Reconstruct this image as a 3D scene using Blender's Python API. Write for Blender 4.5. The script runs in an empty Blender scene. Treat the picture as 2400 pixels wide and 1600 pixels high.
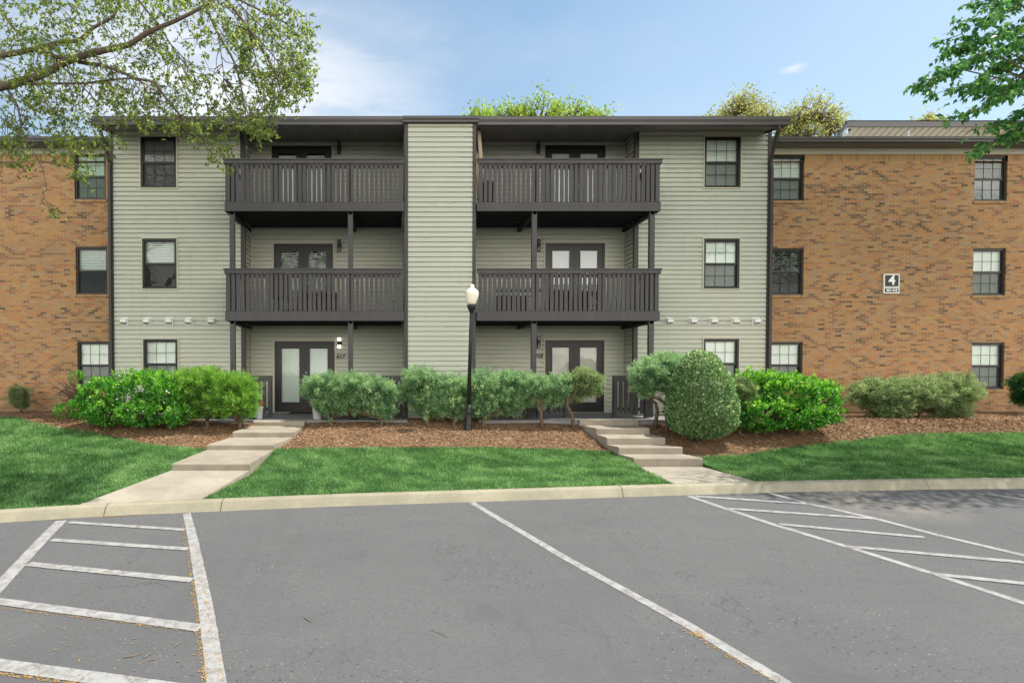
import bpy, bmesh, math, random
import numpy as np
from mathutils import Vector, Matrix, noise as mnoise
R = math.radians
random.seed(7); rng = np.random.default_rng(11)
sc = bpy.context.scene
COL = sc.collection

# ------------------------------------------------------------------ camera, sky, sun, exposure
EYE = 2.0; PITCH = R(1.1); FOC = 1400.0; CX, CY = 918.0, 904.0      # in pixels of a 2400 x 1600 frame
cam = bpy.data.cameras.new('camera'); camo = bpy.data.objects.new('camera', cam); COL.objects.link(camo)
camo.location = (0, 0, EYE); camo.rotation_euler = (R(90) - PITCH, 0, 0)
cam.sensor_width = 36; cam.lens = FOC / 2400 * 36
cam.shift_x = (1200 - CX) / 2400; cam.shift_y = (CY - 800) / 2400
cam.clip_start = 0.05; cam.clip_end = 2000
sc.camera = camo
SUN = Vector((0.50, 0.085, 1.0)).normalized()
SUN_EL = math.asin(SUN.z); SUN_AZ = math.atan2(SUN.x, SUN.y)
sl = bpy.data.lights.new('sun', 'SUN'); sl.energy = 3.7; sl.angle = R(0.5); sl.color = (1.0, 0.95, 0.86)
slo = bpy.data.objects.new('sun', sl); COL.objects.link(slo)
slo.rotation_euler = SUN.to_track_quat('Z', 'Y').to_euler(); slo.location = (8, 2, 20)
w = bpy.data.worlds.new('World'); sc.world = w; w.use_nodes = True
wn, wl = w.node_tree.nodes, w.node_tree.links
bg = wn['Background']; bg.inputs['Strength'].default_value = 0.095
sky = wn.new('ShaderNodeTexSky'); sky.sky_type = 'NISHITA'; sky.sun_disc = False
sky.sun_elevation = SUN_EL; sky.sun_rotation = SUN_AZ; sky.air_density = 1.0; sky.dust_density = 1.0; sky.ozone_density = 1.0
tc = wn.new('ShaderNodeTexCoord')
def wmath(op, a, b=None):
    n = wn.new('ShaderNodeMath'); n.operation = op
    for i, v in enumerate((a, b)):
        if v is None: continue
        if isinstance(v, (int, float)): n.inputs[i].default_value = v
        else: wl.new(v, n.inputs[i])
    return n.outputs[0]
def cloud_layer(scale, stretch, lo, hi, detail=6.0, rough=0.6):
    mp = wn.new('ShaderNodeMapping'); wl.new(tc.outputs['Generated'], mp.inputs['Vector']); mp.inputs['Scale'].default_value = stretch
    nz = wn.new('ShaderNodeTexNoise'); nz.inputs['Scale'].default_value = scale; nz.inputs['Detail'].default_value = detail; nz.inputs['Roughness'].default_value = rough
    wl.new(mp.outputs[0], nz.inputs['Vector'])
    mr = wn.new('ShaderNodeMapRange'); mr.interpolation_type = 'SMOOTHSTEP'
    mr.inputs['From Min'].default_value = lo; mr.inputs['From Max'].default_value = hi
    wl.new(nz.outputs['Fac'], mr.inputs['Value'])
    return mr.outputs[0]
def cloud_blob(d, inner, outer):                    # a cloud that stands in one direction of the sky
    vm = wn.new('ShaderNodeVectorMath'); vm.operation = 'DISTANCE'
    sub = wn.new('ShaderNodeMapping'); wl.new(tc.outputs['Generated'], sub.inputs['Vector']); sub.inputs['Scale'].default_value = d[1]
    wl.new(sub.outputs[0], vm.inputs[0]); vm.inputs[1].default_value = tuple(a * b for a, b in zip(d[0], d[1]))
    mr = wn.new('ShaderNodeMapRange'); mr.interpolation_type = 'SMOOTHSTEP'
    mr.inputs['From Min'].default_value = outer; mr.inputs['From Max'].default_value = inner
    wl.new(vm.outputs['Value'], mr.inputs['Value'])
    return mr.outputs[0]
def pixdir(px, py):
    f = Vector((0, math.cos(PITCH), -math.sin(PITCH))); u = Vector((0, math.sin(PITCH), math.cos(PITCH)))
    return f + Vector((1, 0, 0)) * ((px - CX) / FOC) + u * (-(py - CY) / FOC)
veil = cloud_layer(2.2, (1.0, 1.0, 2.6), 0.36, 0.80)
wisp = cloud_layer(7.0, (1.0, 1.0, 4.0), 0.35, 0.62)
left_cloud = cloud_blob((pixdir(520, 235).normalized(), (1.0, 1.0, 2.3)), 0.02, 0.46)
right_pale = cloud_blob((pixdir(2350, 200).normalized(), (1.0, 1.0, 1.4)), 0.05, 0.75)
puff = cloud_blob((pixdir(1864, 161).normalized(), (1.0, 1.0, 3.2)), 0.002, 0.022)
puff2 = cloud_blob((pixdir(1805, 243).normalized(), (1.0, 1.0, 2.2)), 0.002, 0.022)
amount = wmath('ADD', wmath('MULTIPLY', veil, 0.18), wmath('MULTIPLY', left_cloud, wmath('ADD', 0.55, wmath('MULTIPLY', wisp, 0.45))))
amount = wmath('ADD', amount, wmath('MULTIPLY', right_pale, 0.22))
amount = wmath('ADD', amount, wmath('MULTIPLY', wmath('ADD', puff, wmath('MULTIPLY', puff2, 0.5)), wmath('MULTIPLY', wisp, 0.5)))
amount = wmath('MINIMUM', amount, 0.95)
wmix = wn.new('ShaderNodeMix'); wmix.data_type = 'RGBA'
tint = wn.new('ShaderNodeMix'); tint.data_type = 'RGBA'; tint.blend_type = 'MULTIPLY'; tint.inputs[0].default_value = 1.0
wl.new(sky.outputs[0], tint.inputs[6]); tint.inputs[7].default_value = (0.93, 1.05, 0.97, 1)
wl.new(amount, wmix.inputs[0]); wl.new(tint.outputs[2], wmix.inputs[6])
CLOUD = 5.6
wmix.inputs[7].default_value = (CLOUD * 0.96, CLOUD * 0.99, CLOUD * 1.04, 1)
# added fill light: bright broken cumulus over the lot behind the viewer (seen only mirrored in the window panes); it softens the shade on the front
sepd = wn.new('ShaderNodeSeparateXYZ'); wl.new(tc.outputs['Generated'], sepd.inputs[0])
south = wn.new('ShaderNodeMapRange'); south.interpolation_type = 'SMOOTHSTEP'; wl.new(sepd.outputs['Y'], south.inputs['Value'])
for k_, v_ in (('From Min', 0.10), ('From Max', -0.45)): south.inputs[k_].default_value = v_
fill_cumulus = cloud_layer(3.0, (1.0, 1.0, 1.5), 0.36, 0.56)
smix = wn.new('ShaderNodeMix'); smix.data_type = 'RGBA'; low = wn.new('ShaderNodeMapRange'); low.interpolation_type = 'SMOOTHSTEP'; wl.new(sepd.outputs['Z'], low.inputs['Value'])
for k_, v_ in (('From Min', 0.80), ('From Max', 0.42)): low.inputs[k_].default_value = v_
wl.new(wmath('MULTIPLY', wmath('MULTIPLY', south.outputs[0], low.outputs[0]), fill_cumulus), smix.inputs[0])
wl.new(wmix.outputs[2], smix.inputs[6]); smix.inputs[7].default_value = (22.0, 20.8, 18.6, 1)
wl.new(smix.outputs[2], bg.inputs['Color'])
sc.view_settings.view_transform = 'Standard'; sc.view_settings.look = 'None'; sc.view_settings.gamma = 1.0
sc.view_settings.exposure = 1.0
sc.render.engine = 'CYCLES'
sc.cycles.max_bounces = 6; sc.cycles.diffuse_bounces = 4; sc.cycles.transparent_max_bounces = 12
sc.cycles.use_denoising = True; sc.cycles.sample_clamp_indirect = 6.0
sc.cycles.caustics_reflective = False; sc.cycles.caustics_refractive = False

# ------------------------------------------------------------------ pixel to world helpers
def P(px, py, Y):
    d = pixdir(px, py); t = Y / d.y
    return Vector((d.x * t, Y, EYE + d.z * t))
def PX(px, Y, py=620): return P(px, py, Y).x
def PZ(py, Y, px=1100): return P(px, py, Y).z
LOT_S = 0.092; LOT_Y0 = 9.0
def lot_z(Y): return LOT_S * (max(Y, -6.0) - LOT_Y0)
def lot_hit(px, py):
    d = pixdir(px, py)                     # EYE + t dz = S (t dy - Y0)
    t = (EYE + LOT_S * LOT_Y0) / (LOT_S * d.y - d.z)
    return Vector((d.x * t, d.y * t, EYE + d.z * t))
def sstep(a, b, x):
    t = min(1, max(0, (x - a) / (b - a))); return t * t * (3 - 2 * t)

# kerb base line (road side), measured
KB = [lot_hit(*p) for p in [(-900, 1302), (-400, 1258), (0, 1225), (136, 1216), (252, 1209.5), (426, 1201.5), (800, 1186), (1096, 1176.5), (1462, 1164.8), (1804, 1154), (2179, 1147), (2400, 1145), (2900, 1140)]]
KERB_H, KERB_W = 0.145, 0.23
def kerb_y(X):
    for a, b in zip(KB, KB[1:]):
        if X <= b.x or b is KB[-1]:
            t = (X - a.x) / (b.x - a.x); return a.y + (b.y - a.y) * t
    return KB[-1].y
PAT_Y = 14.35; PAT_Z = 0.895
def terrain(X, Y):
    yk = kerb_y(X) + KERB_W; zk = lot_z(kerb_y(X)) + KERB_H - 0.012
    t = (Y - yk) / (PAT_Y + 0.25 - yk)
    if t <= 0: return zk
    t = min(t, 1.0); s = sstep(-2.0, 3.6, X)
    p = t ** (1.5 + 1.5 * s)
    top = 0.86
    # soft hump of mulch under the middle shrubs
    return zk + (top - zk) * p
def ground_hit(px, py):
    d = pixdir(px, py); lo, hi = 6.0, 20.0
    for k in range(280):
        y = 6.0 + k * 0.05; t = y / d.y; z = EYE + d.z * t
        if z <= terrain(d.x * t, y):
            lo, hi = y - 0.05, y; break
    for _ in range(14):
        m = (lo + hi) / 2; t = m / d.y
        if EYE + d.z * t <= terrain(d.x * t, m): hi = m
        else: lo = m
    t = hi / d.y
    return Vector((d.x * t, hi, terrain(d.x * t, hi)))

# ------------------------------------------------------------------ materials
MATS = {}
class NT:
    def __init__(s, name):
        s.m = bpy.data.materials.new(name); s.m.use_nodes = True; s.t = s.m.node_tree
        s.n, s.l = s.t.nodes, s.t.links; s.b = s.n['Principled BSDF']; s.out = s.n['Material Output']
    def put(s, inp, v):
        if v is None: return
        if hasattr(v, 'is_linked') and hasattr(v, 'node'): s.l.new(v, inp)
        elif isinstance(v, (tuple, list)) and len(v) == 3 and len(inp.default_value) == 4: inp.default_value = (*v, 1)
        else: inp.default_value = v
    def math(s, op, a, b=None, c=None):
        n = s.n.new('ShaderNodeMath'); n.operation = op
        for i, v in enumerate((a, b, c)): s.put(n.inputs[i], v)
        return n.outputs[0]
    def mix(s, f, a, b):
        n = s.n.new('ShaderNodeMix'); n.data_type = 'RGBA'
        s.put(n.inputs[0], f); s.put(n.inputs[6], a); s.put(n.inputs[7], b); return n.outputs[2]
    def pos(s):
        return s.n.new('ShaderNodeNewGeometry').outputs['Position']
    def noise(s, scale, detail=4, rough=0.55, vec=None, stretch=None):
        n = s.n.new('ShaderNodeTexNoise'); n.inputs['Scale'].default_value = scale; n.inputs['Detail'].default_value = detail; n.inputs['Roughness'].default_value = rough
        v = vec or s.pos()
        if stretch:
            mp = s.n.new('ShaderNodeMapping'); s.l.new(v, mp.inputs['Vector']); mp.inputs['Scale'].default_value = stretch; v = mp.outputs[0]
        s.l.new(v, n.inputs['Vector']); return n.outputs['Fac']
    def voro(s, scale, feature='F1', out='Distance', vec=None):
        n = s.n.new('ShaderNodeTexVoronoi'); n.feature = feature; n.inputs['Scale'].default_value = scale
        s.l.new(vec or s.pos(), n.inputs['Vector']); return n.outputs[out]
    def rng(s, v, a, b, c=0.0, d=1.0, smooth=True):
        n = s.n.new('ShaderNodeMapRange'); n.interpolation_type = 'SMOOTHSTEP' if smooth else 'LINEAR'
        s.put(n.inputs['Value'], v)
        for k, x in zip(('From Min', 'From Max', 'To Min', 'To Max'), (a, b, c, d)): n.inputs[k].default_value = x
        return n.outputs[0]
    def ramp(s, v, stops, const=False):
        n = s.n.new('ShaderNodeValToRGB'); e = n.color_ramp.elements
        n.color_ramp.interpolation = 'CONSTANT' if const else 'LINEAR'
        while len(e) > 1: e.remove(e[-1])
        e[0].position = stops[0][0]; e[0].color = (*stops[0][1], 1)
        for p, c in stops[1:]:
            x = e.new(p); x.color = (*c, 1)
        s.put(n.inputs[0], v); return n.outputs[0]
    def bump(s, h, strength=0.3, dist=0.01):
        n = s.n.new('ShaderNodeBump'); n.inputs['Strength'].default_value = strength; n.inputs['Distance'].default_value = dist
        s.l.new(h, n.inputs['Height']); s.l.new(n.outputs[0], s.b.inputs['Normal'])
    def base(s, c, rough=0.6, spec=0.3, metal=0.0):
        s.put(s.b.inputs['Base Color'], c); s.put(s.b.inputs['Roughness'], rough); s.b.inputs['Specular IOR Level'].default_value = spec; s.b.inputs['Metallic'].default_value = metal
        return s.m

def painted(name, c, var=0.12, rough=0.55, scale=3.0, spec=0.3, grain=None):
    t = NT(name); f = t.noise(scale, 5, 0.6, stretch=grain)
    col = t.mix(f, tuple(x * (1 - var) for x in c), tuple(min(1, x * (1 + var)) for x in c))
    fine = t.noise(60, 3, 0.6); t.bump(fine, 0.08, 0.004)
    return t.base(col, rough, spec)

def m_siding():
    t = NT('sage_siding'); f = t.noise(0.55, 4, 0.6, stretch=(1.0, 1.0, 0.35)); g = t.noise(9.0, 4, 0.6, stretch=(0.35, 0.35, 3.0))
    c = t.mix(f, (0.480, 0.468, 0.395), (0.448, 0.492, 0.400))
    c = t.mix(t.rng(g, 0.3, 0.75, 0.0, 0.35), c, (0.40, 0.40, 0.345))
    streak = t.noise(2.6, 5, 0.7, stretch=(3.0, 3.0, 0.16)); c = t.mix(t.rng(streak, 0.54, 0.78, 0, 0.38), c, (0.31, 0.31, 0.25))
    sx = t.n.new('ShaderNodeSeparateXYZ'); t.l.new(t.pos(), sx.inputs[0])
    row = t.math('FLOOR', t.math('DIVIDE', t.math('SUBTRACT', sx.outputs['Z'], 0.70), 0.127)); w2 = t.n.new('ShaderNodeTexWhiteNoise'); w2.noise_dimensions = '1D'; t.l.new(row, w2.inputs['W'])
    c = t.mix(t.math('MULTIPLY', w2.outputs['Value'], 0.16), c, (0.36, 0.37, 0.31))
    fr = t.math('FRACT', t.math('ADD', t.math('DIVIDE', sx.outputs['X'], 3.4), t.math('MULTIPLY', t.math('FLOOR', t.math('MULTIPLY', w2.outputs['Value'], 3.0)), 0.37)))
    c = t.mix(t.math('MULTIPLY', t.math('LESS_THAN', fr, 0.0016), 0.7), c, (0.16, 0.16, 0.13))
    t.bump(t.noise(30, 3, 0.6, stretch=(0.4, 0.4, 4.0)), 0.06, 0.004)
    return t.base(c, 0.5, 0.3)
def m_brick():
    t = NT('tan_brick'); sx = t.n.new('ShaderNodeSeparateXYZ'); t.l.new(t.pos(), sx.inputs[0])
    hx = t.math('ADD', sx.outputs['X'], sx.outputs['Y']); z = sx.outputs['Z']
    BH, BL = 0.0677, 0.205
    rz = t.math('DIVIDE', z, BH); row = t.math('FLOOR', rz); fz = t.math('FRACT', rz)
    xo = t.math('ADD', t.math('DIVIDE', hx, BL), t.math('MULTIPLY', t.math('MODULO', t.math('ABSOLUTE', row), 2.0), 0.5))
    colr = t.math('FLOOR', xo); fx = t.math('FRACT', xo)
    cb = t.n.new('ShaderNodeCombineXYZ'); t.l.new(colr, cb.inputs[0]); t.l.new(row, cb.inputs[1])
    wnz = t.n.new('ShaderNodeTexWhiteNoise'); wnz.noise_dimensions = '2D'; t.l.new(cb.outputs[0], wnz.inputs['Vector'])
    patch = t.noise(0.45, 3, 0.6); band = t.noise(1.2, 2, 0.5, stretch=(0.25, 0.25, 1.6))
    shift = t.math('ADD', t.rng(patch, 0.32, 0.68, -0.10, 0.10, False), t.rng(band, 0.3, 0.7, -0.10, 0.10, False))
    v = t.math('ADD', wnz.outputs['Value'], shift)
    brick = t.ramp(v, [(0.0, (0.445, 0.228, 0.092)), (0.16, (0.425, 0.262, 0.132)), (0.32, (0.375, 0.215, 0.108)), (0.46, (0.44, 0.190, 0.075)), (0.58, (0.345, 0.225, 0.145)), (0.68, (0.345, 0.140, 0.072)), (0.78, (0.245, 0.125, 0.076)), (0.88, (0.165, 0.095, 0.066)), (0.955, (0.080, 0.055, 0.046))], True)
    wj = t.n.new('ShaderNodeTexWhiteNoise'); wj.noise_dimensions = '3D'; t.l.new(cb.outputs[0], wj.inputs['Vector'])
    brick = t.mix(t.math('MULTIPLY', wj.outputs['Value'], 0.32), brick, (0.26, 0.16, 0.09))
    brick = t.mix(t.rng(t.noise(0.9, 3, 0.6), 0.50, 0.68, 0, 0.32), brick, (0.47, 0.235, 0.08))
    brick = t.mix(t.rng(t.noise(45, 3, 0.7), 0.35, 0.8, 0, 0.35), brick, (0.20, 0.15, 0.10))
    mz = t.math('MAXIMUM', t.rng(fz, 0.10, 0.16, 1, 0), t.rng(fx, 0.04, 0.06, 1, 0))
    c = t.mix(mz, brick, (0.42, 0.31, 0.18))
    c = t.mix(t.rng(t.noise(0.8, 4, 0.6), 0.45, 0.8, 0, 0.3), c, (0.28, 0.18, 0.10))
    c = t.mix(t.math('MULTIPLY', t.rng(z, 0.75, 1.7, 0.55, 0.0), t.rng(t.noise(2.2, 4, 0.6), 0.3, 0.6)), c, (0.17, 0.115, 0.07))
    c = t.mix(t.rng(t.noise(1.5, 5, 0.7, stretch=(2.2, 2.2, 0.22)), 0.55, 0.80, 0, 0.30), c, (0.19, 0.13, 0.085))
    t.bump(t.math('SUBTRACT', 1.0, mz), 0.5, 0.006)
    return t.base(c, 0.85, 0.15)
def m_soldier():
    t = NT('soldier_brick'); sx = t.n.new('ShaderNodeSeparateXYZ'); t.l.new(t.pos(), sx.inputs[0])
    xo = t.math('DIVIDE', sx.outputs['X'], 0.068); col = t.math('FLOOR', xo); fx = t.math('FRACT', xo)
    wnz = t.n.new('ShaderNodeTexWhiteNoise'); wnz.noise_dimensions = '1D'; t.l.new(col, wnz.inputs['W'])
    brick = t.ramp(wnz.outputs['Value'], [(0, (0.39, 0.225, 0.10)), (0.5, (0.35, 0.195, 0.09)), (0.8, (0.28, 0.16, 0.08))], True)
    mz = t.rng(fx, 0.10, 0.16, 1, 0)
    t.bump(t.math('SUBTRACT', 1.0, mz), 0.4, 0.005)
    return t.base(t.mix(mz, brick, (0.34, 0.27, 0.19)), 0.85, 0.15)
def m_asphalt():
    t = NT('worn_asphalt')
    a = t.noise(0.30, 6, 0.62); b = t.noise(1.7, 6, 0.7, stretch=(0.55, 1.5, 1)); f = t.noise(230, 2, 0.7); g = t.noise(34, 4, 0.75)
    c = t.mix(t.rng(a, 0.3, 0.7), (0.104, 0.105, 0.108), (0.124, 0.124, 0.126))
    c = t.mix(t.rng(b, 0.46, 0.72, 0, 0.5), c, (0.140, 0.139, 0.138))
    c = t.mix(t.rng(b, 0.30, 0.44, 0.30, 0), c, (0.080, 0.081, 0.085))
    c = t.mix(t.rng(g, 0.42, 0.66, 0, 0.45), c, (0.072, 0.073, 0.076))
    c = t.mix(t.rng(f, 0.42, 0.60, 0, 0.65), c, (0.062, 0.063, 0.066))
    wear = t.rng(t.noise(0.8, 4, 0.65), 0.40, 0.64, 0.12, 1.0)
    def flecks(scale, rad, share, col, amt, ch):
        v = t.n.new('ShaderNodeTexVoronoi'); v.inputs['Scale'].default_value = scale; mp = t.n.new('ShaderNodeMapping'); t.l.new(t.pos(), mp.inputs['Vector']); mp.inputs['Scale'].default_value = (0.7, 1.2, 1); t.l.new(mp.outputs[0], v.inputs['Vector'])
        sp = t.n.new('ShaderNodeSeparateColor'); t.l.new(v.outputs['Color'], sp.inputs[0])
        k = t.math('MULTIPLY', t.rng(v.outputs['Distance'], rad * 0.5, rad, 1, 0), t.math('GREATER_THAN', sp.outputs[ch], 1 - share))
        return t.mix(t.math('MULTIPLY', t.math('MULTIPLY', k, wear), amt), c, col)
    c = flecks(38.0, 0.34, 0.10, (0.24, 0.236, 0.23), 0.75, 0)
    c = flecks(26.0, 0.32, 0.14, (0.022, 0.022, 0.024), 0.9, 1)
    c = flecks(10.0, 0.11, 0.035, (0.32, 0.31, 0.29), 0.8, 2)
    oil = t.noise(0.95, 3, 0.5); c = t.mix(t.rng(oil, 0.62, 0.74, 0, 0.35), c, (0.066, 0.066, 0.069))
    tyre = t.noise(1.2, 4, 0.6, stretch=(2.4, 0.10, 1.0)); c = t.mix(t.rng(tyre, 0.52, 0.70, 0, 0.28), c, (0.078, 0.078, 0.081))
    c = flecks(9.0, 0.11, 0.06, (0.020, 0.020, 0.021), 0.9, 0)
    cr = t.n.new('ShaderNodeTexVoronoi'); cr.feature = 'DISTANCE_TO_EDGE'; cr.inputs['Scale'].default_value = 0.55
    wv = t.n.new('ShaderNodeVectorMath'); wv.operation = 'ADD'; nz = t.n.new('ShaderNodeTexNoise'); nz.inputs['Scale'].default_value = 1.4; nz.inputs['Detail'].default_value = 6; t.l.new(t.pos(), nz.inputs['Vector'])
    t.l.new(t.pos(), wv.inputs[0]); t.l.new(nz.outputs['Color'], wv.inputs[1]); t.l.new(wv.outputs[0], cr.inputs['Vector'])
    c = t.mix(t.math('MULTIPLY', t.rng(cr.outputs['Distance'], 0.0, 0.004, 0.55, 0), t.rng(t.noise(0.4, 3, 0.6), 0.46, 0.60)), c, (0.035, 0.034, 0.033))
    d = t.noise(1.1, 5, 0.65)
    vm = t.n.new('ShaderNodeVectorMath'); vm.operation = 'DISTANCE'; t.l.new(t.pos(), vm.inputs[0]); vm.inputs[1].default_value = tuple(lot_hit(2040, 1166))
    c = t.mix(t.math('MULTIPLY', t.rng(vm.outputs['Value'], 0.1, 1.5, 0.75, 0), t.rng(d, 0.38, 0.62)), c, (0.235, 0.205, 0.17))
    t.bump(t.math('ADD', f, g), 0.45, 0.007)
    return t.base(c, 0.9, 0.2)
def m_marking():
    t = NT('worn_white_paint')
    edge = t.noise(9, 6, 0.75); fine = t.noise(70, 4, 0.7)
    crack = t.voro(5.5, 'DISTANCE_TO_EDGE')
    white = t.mix(t.noise(3, 4, 0.6), (0.235, 0.232, 0.23), (0.315, 0.31, 0.305))
    worn = t.math('MULTIPLY', t.rng(edge, 0.42, 0.60), t.rng(fine, 0.34, 0.54))
    c = t.mix(t.math('MULTIPLY', worn, 0.8), white, (0.15, 0.148, 0.145))
    c = t.mix(t.math('MULTIPLY', t.rng(crack, 0.006, 0.02, 1, 0), t.rng(edge, 0.42, 0.55, 0, 0.85)), c, (0.16, 0.12, 0.08))
    t.bump(fine, 0.3, 0.004)
    return t.base(c, 0.85, 0.2)
def m_concrete(name, c, speck=0.25):
    t = NT(name); a = t.noise(1.6, 5, 0.6); f = t.noise(120, 3, 0.7)
    col = t.mix(t.rng(a, .3, .7), tuple(x * 0.80 for x in c), tuple(min(1, x * 1.10) for x in c))
    col = t.mix(t.rng(t.noise(7, 6, 0.75), 0.48, 0.72, 0, 0.5), col, tuple(x * 0.72 for x in c))
    col = t.mix(t.rng(f, 0.50, 0.72, 0, speck), col, tuple(min(1, x * 1.5) for x in c))
    col = t.mix(t.rng(f, 0.30, 0.46, speck, 0), col, tuple(x * 0.5 for x in c))
    t.bump(f, 0.3, 0.005)
    return t.base(col, 0.9, 0.2)
def m_soil(name, a, b):
    t = NT(name); f = t.noise(22, 6, 0.75); g = t.noise(1.6, 4, 0.6)
    c = t.mix(f, a, b); c = t.mix(t.rng(g, 0.4, 0.7, 0, 0.4), c, tuple(x * 0.6 for x in a))
    t.bump(f, 0.8, 0.03)
    return t.base(c, 0.95, 0.1)
def m_leaf(name, a, b, c=None, trans=0.35, rough=0.45, spec=0.4):
    t = NT(name); at = t.n.new('ShaderNodeAttribute'); at.attribute_name = 'rnd'
    col = t.ramp(at.outputs['Fac'], [(0, a), (0.6, b), (1.0, c or b)])
    t.base(col, rough, spec)
    tr = t.n.new('ShaderNodeBsdfTranslucent')
    hs = t.n.new('ShaderNodeHueSaturation'); hs.inputs['Value'].default_value = 1.5; hs.inputs['Saturation'].default_value = 1.1; hs.inputs['Hue'].default_value = 0.485
    t.l.new(col, hs.inputs['Color']); t.l.new(hs.outputs[0], tr.inputs['Color'])
    mx = t.n.new('ShaderNodeMixShader'); mx.inputs[0].default_value = trans
    t.l.new(t.b.outputs[0], mx.inputs[1]); t.l.new(tr.outputs[0], mx.inputs[2]); t.l.new(mx.outputs[0], t.out.inputs['Surface'])
    return t.m
def m_rndcol(name, stops, rough=0.9):
    t = NT(name); at = t.n.new('ShaderNodeAttribute'); at.attribute_name = 'rnd'
    return t.base(t.ramp(at.outputs['Fac'], stops), rough, 0.15)
def m_glass():
    t = NT('window_glass'); tr = t.n.new('ShaderNodeBsdfTransparent'); tr.inputs[0].default_value = (0.93, 0.96, 0.94, 1)
    gl = t.n.new('ShaderNodeBsdfGlossy'); gl.inputs['Roughness'].default_value = 0.02; gl.inputs[0].default_value = (0.9, 0.95, 0.95, 1)
    bp = t.n.new('ShaderNodeBump'); bp.inputs['Strength'].default_value = 0.08; bp.inputs['Distance'].default_value = 0.05
    t.l.new(t.noise(2.5, 2, 0.5), bp.inputs['Height']); t.l.new(bp.outputs[0], gl.inputs['Normal'])
    lw = t.n.new('ShaderNodeLayerWeight'); lw.inputs['Blend'].default_value = 0.35
    f = t.math('ADD', t.math('MULTIPLY', lw.outputs['Fresnel'], 0.30), 0.045)
    mx = t.n.new('ShaderNodeMixShader'); t.l.new(f, mx.inputs[0]); t.l.new(tr.outputs[0], mx.inputs[1]); t.l.new(gl.outputs[0], mx.inputs[2])
    t.l.new(mx.outputs[0], t.out.inputs['Surface']); return t.m
def m_screen():
    t = NT('insect_screen'); tr = t.n.new('ShaderNodeBsdfTransparent')
    t.base((0.035, 0.036, 0.038), 0.7, 0.2)
    mx = t.n.new('ShaderNodeMixShader'); mx.inputs[0].default_value = 0.48
    t.l.new(tr.outputs[0], mx.inputs[1]); t.l.new(t.b.outputs[0], mx.inputs[2]); t.l.new(mx.outputs[0], t.out.inputs['Surface']); return t.m
def m_globe():
    t = NT('lamp_globe'); t.base(t.mix(t.noise(6, 3, 0.5), (0.80, 0.76, 0.62), (0.86, 0.83, 0.72)), 0.18, 0.5)
    t.b.inputs['Subsurface Weight'].default_value = 0.3; t.b.inputs['Subsurface Radius'].default_value = (0.1, 0.1, 0.08)
    return t.m
def m_emit(name, c, s):
    t = NT(name); t.base(c, 0.2, 0.5); t.b.inputs['Emission Color'].default_value = (*c, 1); t.b.inputs['Emission Strength'].default_value = s; return t.m
def m_bark(name, a, b):
    t = NT(name); f = t.noise(14, 5, 0.7, stretch=(1, 1, 0.35)); t.bump(f, 0.8, 0.02); return t.base(t.mix(f, a, b), 0.9, 0.15)

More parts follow.
